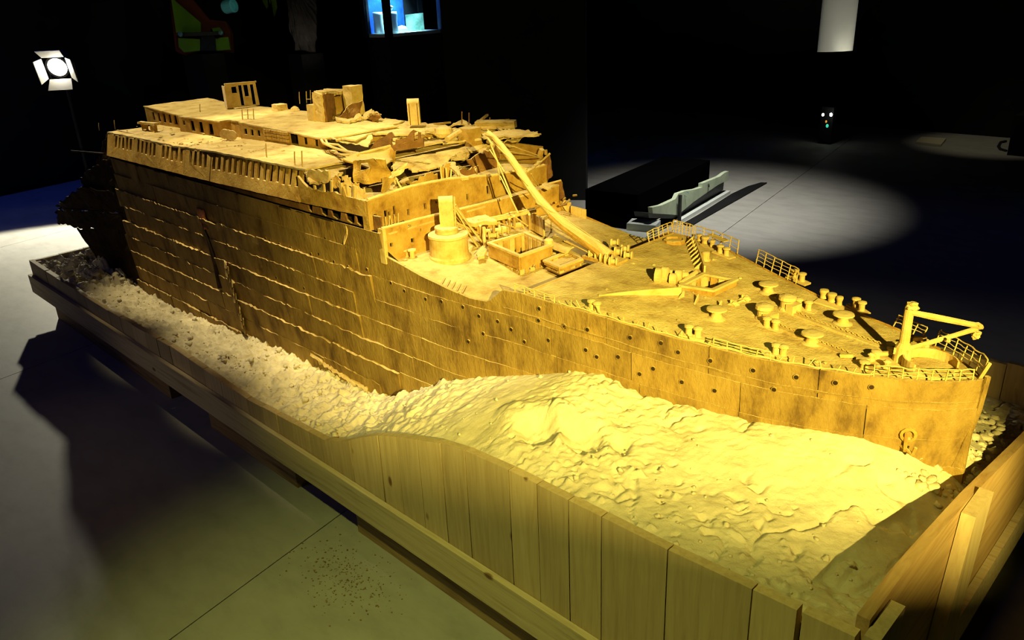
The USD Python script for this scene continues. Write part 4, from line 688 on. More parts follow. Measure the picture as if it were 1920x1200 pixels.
# hatch coamings: four walls of upright boards, a rim and a dark well with slats
def hatch(corners, ztop, zbot, slats, name='hatch_coaming', depth=.05):
    c = [np.array([p[0], p[1], ztop]) for p in corners]; ctr = np.mean(c, 0); h = None
    for k in range(4):
        a, b = c[k], c[(k + 1) % 4]; L_ = np.linalg.norm(b - a); nb = max(3, int(L_ / .022))
        w = part(ship, 'coaming_wall', noisy(sheet([a, b, [*b[:2], zbot], [*a[:2], zbot]], .008), .001, 50, k), M_RUST)
        part(w, 'coaming_rim', noisy(beam(a + (a - b) / L_ * .004, b + (b - a) / L_ * .004, .012, .006), .001, 50, k + 9), M_FIT)
        inn = (ctr - (a + b) / 2); inn[2] = 0; inn /= np.linalg.norm(inn)
        for j in range(nb):
            s0, s1 = a + (b - a) * (j + .08) / nb + inn * .006, a + (b - a) * (j + .8) / nb + inn * .006
            part(w, 'stiffener', sheet([s0 - [0, 0, .004], s1 - [0, 0, .004], [*s1[:2], zbot - depth], [*s0[:2], zbot - depth]], .003), M_RUST if j % 2 else M_FIT)
    part(ship, 'hatch_floor', sheet([[*p[:2], zbot - depth] for p in c], .004), M_SHADE)
    for k in range(slats):
        a = c[0] + (c[3] - c[0]) * (k + .5) / slats; b = c[1] + (c[2] - c[1]) * (k + .5) / slats
        part(ship, 'hatch_beam', beam([*a[:2], zbot - depth * .6], [*b[:2], zbot - depth * .6], .006, .006), M_FIT)
hatch(HATCH_A, .806, .765, 2)
hatch(HATCH_B, .779, .768, 0, depth=.012)
part(ship, 'hatch_cover', sheet([(3.093,0.6154,0.77),(3.159,0.5993,0.77),(3.159,0.6904,0.77),(3.088,0.7189,0.77)], .003), M_RUST)
framed('leaning_cover', [(3.066,0.649,0.8),(3.017,0.7374,0.806),(3.134,0.6939,0.8),(3.128,0.6583,0.79)], .005, M_DECK, rag=.003, seed=6, bump=.002)
b0 = np.array((3.064,0.6571,0.768)); part(ship, 'king_post', lathe([(.013, 0), (.012, .004), (.011, .034), (.014, .036), (.014, .05), (.008, .054)], b0, 12), M_FIT)
for a, b in (([(3.065,0.636,0.79),(3.066,0.6058,0.772)]), ([(3.071,0.6013,0.774),(3.063,0.5783,0.785)]), ([(3.054,0.597,0.775),(3.092,0.5625,0.766)]), ([(3.064,0.6416,0.795),(3.072,0.6098,0.785)])): part(ship, 'hanging_cable', rod(a, b, .002, 5, 4, .003, 2), M_SHADE)
for px, r_ in (((3.065,0.6169,0.772), .008), ((3.073,0.6679,0.772), .008)): part(ship, 'deck_flake', blob(px, r_, 7, 2, .8), M_DECK)
# paired winches at the foot of the mast
for k, (px, r_) in enumerate((((3.212,0.6813,0.7846), .013), ((3.233,0.6842,0.7848), .015), ((3.256,0.6777,0.7847), .014), ((3.276,0.6734,0.7837), .015), ((3.258,0.7405,0.7846), .016), ((3.255,0.7749,0.7848), .013), ((3.193,0.8072,0.7844), .012), ((3.294,0.738,0.7828), .012), ((3.295,0.6682,0.7828), .012))):
    part(ship, 'mast_winch', noisy(lathe([(r_ * .45, -.012), (r_, -.012), (r_ * .96, -.007), (r_ * .55, -.006), (r_ * .55, .006), (r_ * .96, .007), (r_, .012), (r_ * .45, .012)], np.array(px) + [0, 0, .012], 14, (.85, .45, 0)), .0008, 60, k), M_FIT)
c0 = np.array((3.282,0.6731,0.7834)); part(ship, 'winch_bed', noisy(bx(c0[0] - .10, c0[0] + .02, c0[1] - .005, c0[1] + .05, c0[2] - .004, c0[2] + .006), .001, 40, 3), M_RUST)
# ---------------------------------------------------------------- forecastle
def on_deck(p): p = np.array(p, float); return np.array([p[0], p[1], float(zf(p[0])) - .003])
def capstan(p, r, h, name='capstan'):
    return part(ship, name, noisy(lathe([(r * .95, -.004), (r * .95, .003), (r * .62, .006), (r * .48, h * .45), (r * .55, h * .72), (r * 1.05, h * .82), (r * 1.0, h * .93), (r * .5, h)], on_deck(p), 20), .0006, 70, 3), M_FIT)
for p in ((3.675,0.8305,0.7445), (3.665,0.5949,0.7455), (3.891,0.7924,0.7266), (3.886,0.6392,0.7266)): capstan(p, .024, .030)
def pair(a, b, r=.0075, h=.028):
    a, b = on_deck(a), on_deck(b); d = (b - a) / np.linalg.norm(b - a); bs = part(ship, 'bollard_base', noisy(beam(a - d * .02 + [0, 0, .001], b + d * .02 + [0, 0, .001], .026, .005), .0006, 60, 2), M_FIT)
    for p in (a, b): bollard(p, r, h, parent=bs)
for a, b in (((3.668,0.4695,0.7452), (3.688,0.4761,0.7432)), ((3.772,0.8045,0.7348), (3.796,0.808,0.7324)), ((3.771,0.6446,0.7349), (3.792,0.647,0.7328)), ((3.852,0.5352,0.727), (3.868,0.5381,0.7268)), ((3.676,0.9733,0.7444), (3.701,0.968,0.7419)), ((3.871,0.9135,0.7268), (3.892,0.8986,0.7266)), ((3.44,0.395,0.7755), (3.457,0.395,0.7741)), ((3.452,0.9637,0.7747), (3.474,0.9615,0.7716))): pair(a, b)
bollard(on_deck((3.451,0.8886,0.7748)), .011, .026, cap=1.05); bollard(on_deck((4.026,0.6513,0.7252)), .008, .022); bollard(on_deck((4.026,0.5895,0.7252)), .008, .02)
# fairleads and drums by the far rail
fb = part(ship, 'fairlead_base', noisy(beam(on_deck((3.782,0.8817,0.7338)), on_deck((3.854,0.885,0.727)), .03, .006), .0008, 60, 1), M_FIT)
for p, r_ in (((3.791,0.9059,0.7329), .012), ((3.815,0.8994,0.7305), .012), ((3.837,0.8951,0.7283), .009)): part(fb, 'fairlead_drum', lathe([(r_ * .8, 0), (r_ * .7, .008), (r_, .018), (r_ * .9, .022), (r_ * .4, .023)], on_deck(p) + [0, 0, .004], 14), M_FIT)
fb = part(ship, 'fairlead_base', noisy(beam(on_deck((3.373,1.005,0.7788)), on_deck((3.492,0.9603,0.7691)), .03, .006), .0008, 60, 1), M_FIT)
for p, r_ in (((3.376,1.007,0.7787), .013), ((3.409,0.9919,0.7771), .009), ((3.352,1.012,0.7799), .009)): part(fb, 'fairlead_drum', lathe([(r_ * .8, 0), (r_ * .7, .008), (r_, .016), (r_ * .9, .02), (r_ * .4, .021)], on_deck(p) + [0, 0, .004], 14), M_FIT)
# windlasses with chains running forward
for k, (w, e) in enumerate(((((3.758,0.7703,0.7362)), ((4.022,0.7202,0.7253))), (((3.746,0.6769,0.7374)), ((3.985,0.631,0.7256))))):
    w, e = on_deck(w), on_deck(e); d = (e - w) / np.linalg.norm(e - w); s = np.array([-d[1], d[0], 0])
    wl_ = part(ship, 'windlass', noisy(lathe([(.020, -.002), (.021, .006), (.016, .010), (.016, .026), (.022, .030), (.021, .038), (.008, .042)], w, 16), .001, 60, k), M_FIT)
    part(wl_, 'windlass_bracket', noisy(beam(w + d * .02 - s * .018 + [0, 0, .012], w + d * .02 + s * .018 + [0, 0, .012], .02, .024), .001, 60, 3), M_FIT)
    part(ship, 'chain_bed', noisy(grid(lambda u, v: on_deck(w) * (1 - u)[:, None] + on_deck(e) * u[:, None] + s * (v * .013)[:, None] + np.c_[0 * u, 0 * u, .004 + 0 * u], np.linspace(.08, 1, 20), np.linspace(-1, 1, 3), np.array([0, 0, -.006])), .0008, 50, 2), M_DECK)
    links = []; n = 34
    for j in range(n):
        c = w + (e - w) * (.1 + .88 * j / n); c[2] = zf(c[0]) + .006; t = np.linspace(0, 2 * np.pi, 9); ax = s if j % 2 else np.array([0, 0, 1.0])
        links.append(tube([c + d * .0042 * math.cos(q) + ax * .0026 * math.sin(q) for q in t], .0011, 4))
    part(ship, 'anchor_chain', links, M_RUST, kind='stuff')
# breakwater: two arms with brackets, meeting at the hatch
for k, (a, b, nb) in enumerate((((3.321,1.023,0.7815), (3.507,0.7884,0.767), 8), ((3.397,0.4749,0.7776), (3.537,0.6343,0.7629), 6))):
    a, b = on_deck(a), on_deck(b); nseg = 8; d = (b - a) / np.linalg.norm(b - a); s = np.array([d[1], -d[0], 0]); s = s if s[0] < 0 else -s
    us = np.linspace(0, 1, 14)
    hgt = (lambda u: .016 + .014 * u) if k == 0 else (lambda u: .004 + .022 * u)
    m = grid(lambda u, v: a + (b - a) * u[:, None] + np.c_[0 * u, 0 * u, zf(a[0] + (b[0] - a[0]) * u) - zf(a[0]) - 0 + v * hgt(u)] * np.array([1, 1, 1]) - np.c_[0 * u, 0 * u, (b[2] - a[2]) * u], us, np.linspace(0, 1, 3), np.array([-s[0], -s[1], 0]) * .005)
    bw = part(ship, 'breakwater', noisy(m, .0006, 50, k), M_FIT)
    for j in range(nb):
        p = a + (b - a) * (.15 + .82 * j / nb) if k == 0 else a + (b - a) * (.1 + .8 * j / nb); p[2] = zf(p[0]); q = s if k == 0 else -s * 0
        if k == 0: part(bw, 'bracket', sheet([p + s * .002, p + s * .024, p + s * .002 + [0, 0, .022]], .004), M_FIT)
# hatch on the forecastle
hatch(HATCH_C, float(zf(3.55)) + .012, float(zf(3.55)) - .004, 0, depth=.04)
for p, q in (((3.547,0.6042,0.7614), (3.547,0.633,0.7614)), ((3.593,0.6058,0.755), (3.581,0.6467,0.7567)), ((3.641,0.6385,0.7482), (3.638,0.6617,0.7487))): part(ship, 'bracket', sheet([on_deck(p), on_deck(q), on_deck(q) + [0, 0, .018]], .004), M_FIT)
# deck winches aft of the hatch
for k, (p, r_) in enumerate((((3.45,0.6618,0.775), .021), ((3.457,0.6812,0.774), .021), ((3.482,0.6814,0.7705), .016), ((3.483,0.7042,0.7703), .018), ((3.453,0.7087,0.7745), .012), ((3.487,0.7296,0.7699), .012))):
    part(ship, 'deck_winch', noisy(lathe([(r_ * .4, -.008), (r_, -.008), (r_, .006), (r_ * .7, .009), (r_ * .4, .010)], on_deck(p) + [0, 0, r_ * .8], 16, (.93, .35, 0)), .001, 60, k), M_FIT)
for a, b in (((3.503,0.6873,0.7676), (3.497,0.7541,0.7684)), ((3.498,0.7123,0.7683), (3.492,0.7738,0.7692))): part(ship, 'cable_drum', rod(on_deck(a) + [0, 0, .008], on_deck(b) + [0, 0, .009], .007, 8), M_FIT)
# small skylight and low mushroom vents
c0 = on_deck((3.298,0.9602,0.7826)); part(ship, 'skylight', noisy(lathe([(.034, -.004), (.032, .008), (.027, .010), (.024, .004), (.01, .004)], c0, 9), .0016, 50, 3), M_RUST)
for p in ((3.655,0.6916,0.7465), (3.658,0.7419,0.7462)): part(ship, 'mushroom_vent', noisy(blob(on_deck(p) + [0, 0, .006], .011, 3, 2, .8), .001, 60, 1), M_FIT)
part(ship, 'low_pipe', rod(on_deck((3.655,0.6916,0.7465)) + [0, 0, .004], on_deck((3.658,0.7419,0.7462)) + [0, 0, .004], .003, 6), M_FIT)
# railings: three bars on posts
def railing(pts, h=.028, posts=8, bars=3, lean=(0, 0, 0), seed=1, mat=None, gaps=()):
    p = np.array([np.array(q, float) for q in pts]); L_ = np.r_[0, np.cumsum(np.linalg.norm(np.diff(p, axis=0), axis=1))]
    at = lambda s: np.array([np.interp(s * L_[-1], L_, p[:, k]) for k in range(3)]); rr = np.random.default_rng(seed); first = None; lean = np.array(lean)
    for k in range(posts):
        b = at(k / (posts - 1)); t = b + [0, 0, h] + lean + rr.normal(size=3) * .0012
        m = rod(b - [0, 0, .002], t, .0017, 5)
        if first is None: first = part(ship, 'railing', m, mat or M_FIT)
        else: part(first, 'post', m, mat or M_FIT)
    for j in range(bars):
        f = (j + 1) / bars; q = [at(s) + np.array([0, 0, h * f]) + lean * f + rr.normal(size=3) * .0009 for s in np.linspace(0, 1, max(4, posts * 2))]
        part(first, 'rail_bar', tube(q, 0.0011 if j < bars - 1 else .0016, 5), mat or M_FIT)
    return first
def edge_pts(x0, x1, side, n=8, ins=.004): return [(x, YC + side * (float(hb(x, zd(x))) - ins), float(zd(x)) - .002) for x in np.linspace(x0, x1, n)]
railing(edge_pts(3.235, 3.36, -1), .020, 5, 3, seed=2); railing(edge_pts(3.745, 3.865, -1), .022, 5, 3, seed=3); railing(edge_pts(4.06, 4.215, -1, 10), .026, 8, 3, seed=4)
railing(edge_pts(4.10, 4.222, 1, 8), .034, 7, 4, (.004, .006, 0), seed=5); railing(edge_pts(3.99, 4.065, 1), .024, 4, 3, (.004, .01, 0), seed=6)
railing(edge_pts(3.56, 3.70, 1), .036, 6, 4, (.0, .012, 0), seed=7); railing(edge_pts(3.33, 3.49, 1), .036, 6, 3, (0, .004, 0), seed=8); railing(edge_pts(3.245, 3.32, 1), .034, 7, 5, (0, .004, 0), seed=9)
railing([(3.25, .90, .787), (3.25, .96, .788), (3.25, 1.026, .789)], .030, 6, 4, (-.006, 0, 0), seed=10)
part(ship, 'corner_board', beam((3.45, 1.0, .80), (3.38, 1.025, .803), .02, .003), M_FIT)
# short broken stanchions along the near edge
for k, x in enumerate(np.r_[np.linspace(3.38, 3.73, 14), np.linspace(3.88, 4.05, 7)]):
    b = np.array([x, YC - float(hb(x, zd(x))) + .006, float(zd(x)) - .003]); part(ship, 'broken_stanchion', rod(b, b + [rng.normal() * .012, .004 + rng.normal() * .006, .010 + .014 * rng.random()], .0016, 5), M_FIT)
part(ship, 'edge_bar', tube([(x, YC - float(hb(x, zd(x))) + .003, float(zd(x)) + .003 + .0016 * math.sin(x * 90)) for x in np.linspace(3.38, 4.06, 40)], .002, 5), M_FIT)
# anchor crane at the bow
pb = on_deck((4.071,0.6755,0.7249)); top = pb + [0.004, 0, .128]; tip = np.array((4.187,0.745,0.8143))
cp_ = part(ship, 'crane_pillar', noisy(lathe([(.019, -.004), (.018, .02), (.0165, .036), (.0105, .046), (.0095, .128), (.007, .134)], pb, 14), .001, 50, 3), M_FIT)
part(cp_, 'pillar_cap', noisy(blob(top + [0, 0, .002], .011, 5, 2), .0005, 60, 2), M_FIT)
part(cp_, 'pillar_box', noisy(bx(pb[0] - .014, pb[0] + .014, pb[1] - .014, pb[1] + .014, pb[2] + .02, pb[2] + .034), .001, 60, 3), M_FIT)
jt = part(ship, 'crane_jib', noisy(tube(np.linspace(top - [0, 0, .012], tip, 8), .0068, 8), .0016, 60, 4), M_FIT); part(ship, 'crane_jib_strut', noisy(tube(np.linspace(pb + [.012, .004, .034], tip - [0, 0, .006], 8), .0055, 8), .0012, 60, 5), M_FIT)
hk = part(ship, 'crane_hook', rod(tip + [0, 0, -.004], tip + [0, 0, -.014], .0022, 5), M_FIT); part(hk, 'hook_block', noisy(blob(tip + [0, 0, -.021], .0075, 9, 2, 1.2), .0006, 60, 2), M_FIT)
part(jt, 'jib_tip', blob(tip, .009, 3, 1, .8), M_FIT); part(jt, 'hanging_eye', blob((4.148,0.7,0.7861), .004, 3, 1, 1.3), M_FIT)
# round breakwater platform ahead of the crane
c0 = on_deck((4.126, 0.6741, 0)); ang = np.linspace(math.radians(20), math.radians(255), 22)
rim = np.array([c0 + [.052 * math.cos(q), .052 * math.sin(q) * 1.0, 0] for q in ang])
part(ship, 'curved_screen', noisy(grid(lambda u, v: np.stack([np.interp(u, np.linspace(0, 1, 22), rim[:, k]) for k in range(3)], 1) + np.c_[0 * u, 0 * u, v * .026], np.linspace(0, 1, 24), np.linspace(0, 1, 3), np.array([.004, .0, .0])), .0008, 50, 3), M_FIT)
part(ship, 'screen_deck', noisy(lathe([(.05, -.004), (.05, .006), (.046, .009), (.01, .010)], c0 + [.004, -.004, 0], 22), .0012, 50, 4), M_DECK)
for k, p in enumerate(((4.012,0.6118,0.7254), (4.022,0.6336,0.7253), (4.029,0.6677,0.7252), (4.04,0.6917,0.7251), (4.029,0.7333,0.7252), (4.055,0.7484,0.725), (4.063,0.7994,0.7249), (4.084,0.7798,0.7248), (3.977,0.6096,0.7257), (4.061,0.6194,0.7249))):
    a = on_deck(p); part(ship, 'bow_fitting', noisy(lathe([(.008, -.003), (.009, .006), (.005, .010), (.008, .018), (.003, .021)], a, 10) if k % 2 else beam(a + [-.012, 0, .006], a + [.014, .006, .012], .008, .008), .0012, 60, k), M_FIT)
part(ship, 'bow_post', rod(np.array([4.222, YC, .726]), np.array([4.234, YC, .765]), .004, 6), M_FIT)
for k in range(26):
    x = rng.uniform(3.3, 4.1); y = YC + rng.uniform(-.8, .8) * float(hb(x, zd(x))); part(ship, 'deck_flake', blob((x, y, zf(x)), .002 + .004 * rng.random(), k + 500, 1, .5), M_DECK)



# ---------------------------------------------------------------- theatre lamps
M_LENS = plain('lamp_lens', (.9, .9, .85), .3, 0, (1, .95, .82), 34); M_LEAF = plain('leaf_inside', (.62, .6, .52), .5)
def leafy(thing_, c, ax, up, size, open_=(40, 40, 40, 40), which='trbl'):
    f = np.asarray(ax, float); s = np.cross(f, up); s /= np.linalg.norm(s); u = np.cross(s, f)
    for nm, d, a in zip('trbl', (u, s, -u, -s), open_):
        if nm not in which: continue
        e = np.cross(f, d); o = math.radians(a); out = f * math.cos(o) + d * math.sin(o); h = c + d * size * .56; w = size * .52
        part(thing_, 'barn_door', sheet([h - e * w, h + e * w, h + e * w * 1.12 + out * size * .62, h - e * w * 1.12 + out * size * .62], .004), M_LEAF)
def lamp(name, c, target, label, size, stand, open_, lens):
    c = np.array(c, float); f = np.array(target, float) - c; f /= np.linalg.norm(f); s = np.cross(f, [0, 0, 1.0]); s /= np.linalg.norm(s); u = np.cross(s, f)
    t = thing(name, label, 'spotlight', (c[0], c[1], 0))
    part(t, 'housing', lathe([(size * .30, -size * 1.35), (size * .46, -size * 1.2), (size * .5, -size * .2), (size * .56, -size * .18), (size * .56, -.02), (size * .46, -.02), (size * .44, -.05)], c, 20, f), M_BLACKM)
    part(t, 'lens', lathe([(size * .43, -.045), (size * .40, -.03), (size * .2, -.016), (.004, -.012)], c, 20, f), lens)
    leafy(t, c, f, np.array([0, 0, 1.0]), size, open_)
    hb_ = c - f * size * .7
    part(t, 'yoke', tube([hb_ + s * size * .5, hb_ + s * size * .62, hb_ + s * size * .62 - [0, 0, size * .8], hb_ - [0, 0, size * .95], hb_ - s * size * .62 - [0, 0, size * .8], hb_ - s * size * .62, hb_ - s * size * .5], .008, 6), M_BLACKM)
    if stand:
        part(t, 'stand_pole', rod([hb_[0], hb_[1], .03], hb_ - [0, 0, size * .95], .012, 8), M_BLACK)
        for k in range(3):
            a = 2.1 * k + .4; part(t, 'stand_leg', rod([hb_[0], hb_[1], .22], [hb_[0] + .30 * math.cos(a), hb_[1] + .30 * math.sin(a), .009], .009, 6), M_BLACK)
    return t, f
lamp('theatre_spotlight', (-2.278,1.052,1.098), (0.3, -.9, .1), 'lit white theatre lamp with open barn doors behind the stern', .15, True, (50, 18, 38, 40), M_LENS)
bl, bf = lamp('theatre_spotlight', (6.16, -1.49, 2.075), (3.867, .254, .98), 'unseen warm lamp with four added flags that shape the bow beam', .15, True, (70, 70, 80, 70), plain('warm_lens', (.8, .7, .4), .3))
for pts in ([(5.7073, -1.3217, 1.8794), (5.893, -1.1412, 1.8168), (5.9333, -1.1748, 1.6954), (5.7684, -1.3726, 1.6954)], [(5.7887, -1.0768, 2.0218), (5.906, -1.1617, 1.6876), (5.9969, -1.0526, 1.6876), (5.8859, -0.9601, 2.0218)], [(5.6136, -1.2477, 2.0045), (5.8437, -1.0807, 1.8427), (5.8908, -0.9709, 1.9215), (5.6556, -1.1233, 2.114)], [(5.718, -1.2731, 1.9829), (5.8078, -1.348, 1.7122), (5.7295, -1.4419, 1.7122), (5.6397, -1.367, 1.9829)]): part(bl, 'framing_flag', sheet(pts, .003), M_BLACKM)  # unseen plates added to cut the bow light to shape
part(bl, 'flag_arm', rod((5.90, -1.27, 1.74), (6.2, -1.52, 1.98), .006, 6), M_BLACKM)

# ---------------------------------------------------------------- blue-lit showcase at the back
M_BLUE = coat('blue_backdrop', [(.3, (.004, .03, .30)), (.6, (.02, .12, .62)), (.8, (.08, .3, .8))], 5, .8, .05, 40, .001)
M_WHITE = plain('white_ceramic', (.72, .76, .74), .35); M_PALE = coat('pale_green_tile', [(.3, (.10, .2, .14)), (.55, (.35, .55, .38)), (.7, (.55, .7, .5))], 9, .6, .05, 40, .001)
M_GLASS = usdkit.material(stage, LK + 'case_glass', {'t': ('transparent_bsdf', {'color': (.93, .97, .97)}), 'gl': ('glossy_bsdf', {'roughness': .02, 'color': (.9, .95, 1)}), 'f': ('fresnel', {'IOR': 1.25}), 'm': ('mix_closure', {})}, [('f.fac', 'm.fac'), ('t.BSDF', 'm.closure1'), ('gl.BSDF', 'm.closure2')], surface='m.closure')
k0 = np.array((-1.748,3.788,1.162)); z0 = k0[2]; k0[2] = 0
dr = np.array([-.1, .995, 0]); dl = np.array([-.995, -.1, 0]); LR, LLf, HH = .72, .30, 1.0
case = thing('glass_showcase', 'blue-lit glass showcase with black frame at the back of the hall', 'showcase', k0)
corners = [k0, k0 + dr * LR, k0 + dr * LR + dl * LLf, k0 + dl * LLf]
def slab4(cs, z, h): return sheet([[*c[:2], z] for c in cs], h)
part(case, 'plinth', [slab4(corners, z0 / 2 - .01, z0 - .04)], M_BLACKM); part(case, 'case_floor', slab4(corners, z0 - .005, .03), M_WHITE); part(case, 'case_top', slab4(corners, z0 + HH, .06), M_BLACKM)
for k, c in enumerate(corners): part(case, 'corner_post', bx(c[0] - .028, c[0] + .028, c[1] - .028, c[1] + .028, z0 - .02, z0 + HH), M_BLACKM)
for a, b in ((corners[3], corners[3] + dr * .50), (corners[3] + dr * .505, corners[2])): part(case, 'back_panel' if a is corners[3] else 'dark_panel', sheet([[*a[:2], z0 + .011], [*b[:2], z0 + .011], [*b[:2], z0 + HH - .03], [*a[:2], z0 + HH - .03]], .012), M_BLUE if a is corners[3] else M_BLACK)
for a, b in ((corners[0] + dr * .03, corners[1] - dr * .03), (corners[0] + dl * .03, corners[3] - dl * .03)): part(case, 'glass_pane', sheet([[*a[:2], z0 + .012], [*b[:2], z0 + .012], [*b[:2], z0 + HH - .031], [*a[:2], z0 + HH - .031]], .005), M_GLASS)
cc = corners[0] + dr * .30 + dl * .05; ce = corners[0] + dr * .27 + dl * .26; spot('showcase_light', (cc[0], cc[1], z0 + .75), (ce[0], ce[1], z0 + .08), (.36, .78, 1), 52, 33, .6, .03)
def jar(name, c, r, h, label, knob=True):
    t = thing(name, label, 'jar', c); part(t, 'body', lathe([(r * .8, 0), (r, .01), (r * .92, h * .5), (r, h * .86), (r * .95, h)], c, 24), M_WHITE, True)
    if knob: part(t, 'lid_knob', lathe([(.012, h - .001), (.008, h + .012), (.026, h + .03), (.024, h + .046), (.004, h + .056)], c, 16), M_WHITE, True)
zt0 = z0 + .0115
def at_case(a, b): p = k0 + dr * a + dl * b; return np.array([p[0], p[1], zt0])
jar('ceramic_jar', at_case(.075, .205), .05, .19, 'plain white jar behind the left pane of the blue showcase', False)
jar('ceramic_jar', at_case(.125, .075), .055, .19, 'white lidded jar with round knob behind the showcase post')
single('plaster_dome', lathe([(.06, 0), (.055, .03), (.035, .052), (.004, .06)], at_case(.29, .12), 20), M_WHITE, 'low white dome on the floor of the blue showcase', 'ornament', True)
c = at_case(.47, .12); single('pale_tile', sheet([c + dr * -.08 + dl * .04, c + dr * .08 - dl * .04, c + dr * .08 - dl * .04 + [0, 0, .16], c + dr * -.08 + dl * .04 + [0, 0, .15]], .02), M_PALE, 'pale green patterned tile standing in the blue showcase', 'tile')

# ---------------------------------------------------------------- dim exhibit at the upper left: green panels in a red-brown frame
M_GREEN = coat('green_panel', [(.3, (.10, .22, .015)), (.7, (.16, .32, .02))], 4, .6, .05, 30, .001); M_RED = coat('redbrown_frame', [(.3, (.10, .022, .008)), (.7, (.16, .035, .012))], 5, .6, .05, 30, .001)
M_CYAN = plain('cyan_cylinder', (.15, .62, .66), .4); M_STEELB = plain('bolt_steel', (.25, .5, .5), .35, .6)
sub = thing('submersible_model', 'dim craft with green panels in a red-brown frame at upper left', 'model', (-2.592, 2.404, 0))
part(sub, 'side_frame', sheet([(-2.973,2.349,1.721),(-2.925,2.395,1.718),(-2.611,2.501,1.356),(-2.506,2.596,1.337),(-2.46,2.598,1.261),(-2.412,2.554,1.103),(-2.531,2.432,1.101),(-2.714,2.245,1.099),(-2.758,2.209,1.114)], .08), M_RED)
for pts in ([(-2.853,2.289,1.571),(-2.813,2.306,1.53),(-2.615,2.402,1.352),(-2.592,2.374,1.265),(-2.744,2.228,1.278)], [(-2.718,2.225,1.23),(-2.578,2.357,1.213),(-2.555,2.328,1.122),(-2.655,2.222,1.115),(-2.695,2.205,1.156)], [(-2.484,2.455,1.216),(-2.409,2.534,1.221),(-2.369,2.515,1.12),(-2.458,2.423,1.117)], [(-2.527,2.458,1.296),(-2.483,2.507,1.302),(-2.459,2.515,1.275),(-2.514,2.456,1.269)]): part(sub, 'green_panel', sheet(pts, .02), M_GREEN)
part(sub, 'cross_bar', beam((-2.67,2.215,1.262), (-2.395,2.494,1.259), .03, .03), M_BLACKM); part(sub, 'dark_hatch', sheet([(-2.56,2.365,1.248),(-2.477,2.447,1.244),(-2.437,2.413,1.118),(-2.526,2.323,1.119)], .02), M_BLACKM)
for px in ((-2.608,2.202,1.263), (-2.361,2.452,1.261)): part(sub, 'bolt', lathe([(.02, 0), (.02, .02), (.008, .024)], px, 12, (-.658 * -1, -.648, .38)), M_STEELB)
part(sub, 'thruster', lathe([(.05, -.05), (.055, -.04), (.055, .05), (.04, .055), (.036, .03)], (-2.266,2.518,1.472), 20, (.9, .35, .1)), M_CYAN)
part(sub, 'support_stand', bx(-2.637 - .2, -2.637 + .2, 2.381 - .1, 2.381 + .1, .001, 1.094), M_BLACK)
spot('exhibit_light', (-0.775, 2.32, 1.707), (-2.559,2.437,1.315), (.8, 1, .8), 2.2, 16, .9, .03)  # dim fill added so the craft shows; no known lamp
lf = thing('hanging_plant', 'few dim green blades hanging at the top beside the green-panelled craft', 'plant', (-2.247, 2.869, 0))
for pts in ([(-2.303,2.849,1.573),(-2.266,2.885,1.571),(-2.223,2.862,1.458),(-2.228,2.845,1.437),(-2.26,2.841,1.485)], [(-2.272,2.925,1.57),(-2.236,2.955,1.559),(-2.193,2.932,1.446),(-2.193,2.887,1.368),(-2.229,2.902,1.456)], [(-2.324,2.925,1.58),(-2.295,2.948,1.57),(-2.273,2.914,1.474),(-2.298,2.915,1.519)]): part(lf, 'leaf', sheet(pts, .006, bump=.006), M_GREEN)
part(lf, 'hanging_cord', rod((-2.283,2.909,1.562), (-2.494,3.178,2.38), .004, 5), M_BLACKM)
cu = [(-2.775,3.421,1.786),(-2.646,3.301,1.362),(-2.599,3.266,1.22),(-2.565,3.272,1.172),(-2.52,3.25,1.058),(-2.379,3.381,1.036),(-2.564,3.628,1.774)]
single('grey_drape', sheet(cu, .02, rag=.02, seed=3, size=.05, bump=.03), coat('grey_cloth', [(.3, (.15, .135, .12)), (.7, (.24, .22, .2))], 8, .95, .1, 60, .002), 'grey drape hanging dimly lit left of the blue showcase', 'drape')
pl = np.array((-2.45,3.308,1.035)); single('dark_plinth', bx(pl[0] - .12, pl[0] + .12, pl[1] - .12, pl[1] + .12, .001, pl[2] - .012), M_BLACKM, 'dark plinth standing under the grey drape', 'plinth')
spot('drape_light', (-1.372, 3.029, 0.9937), (-2.489,3.308,1.102), (1, .9, .75), 1.0, 14, .9, .03)  # small fill added to light the drape

# ---------------------------------------------------------------- small hull-shaped display on the floor behind the bow
M_MINT = coat('mint_plaster', [(.3, (.42, .5, .36)), (.7, (.56, .64, .47))], 12, .8, .2, 60, .002)
th = np.array((0.9859,0.1673,-0)) * -1; th = th if th[0] < 0 else -th
dm = thing('display_model', 'pale green hull-shaped model with dark underside on a white base strip, beyond the bow', 'model', (1.619,3.823,0.01149))
def extr(pts, t, back=0): p = np.array(pts) + th * (t / 2 + back); return sheet(p, t)
part(dm, 'upper_hull', noisy(extr([(1.746,3.071,0.2023),(1.723,3.211,0.183),(1.687,3.423,0.1765),(1.68,3.463,0.2036),(1.659,3.584,0.1949),(1.63,3.758,0.1679),(1.611,3.871,0.1584),(1.611,3.868,0.1859),(1.555,4.198,0.1677),(1.54,4.291,0.1768),(1.527,4.366,0.1737),(1.525,4.377,0.1064),(1.561,4.165,0.1109),(1.588,4.005,0.1022),(1.636,3.722,0.08541),(1.679,3.468,0.05632),(1.745,3.081,0.162)], .03), .001, 20, 3), M_MINT)
part(dm, 'lower_hull', extr([(1.745,3.082,0.1585),(1.679,3.468,0.05254),(1.636,3.722,0.08151),(1.588,4.005,0.09818),(1.561,4.166,0.1068),(1.525,4.378,0.1021),(1.526,4.369,0.02607),(1.677,3.479,0.02381),(1.742,3.099,0.1229)], .10, .034), M_BLACKM)
part(dm, 'base_strip', beam(np.array((1.696,3.414,0.012)), np.array((1.53,4.38,0.012)), .032, .022), M_WHITE, label='white base strip')
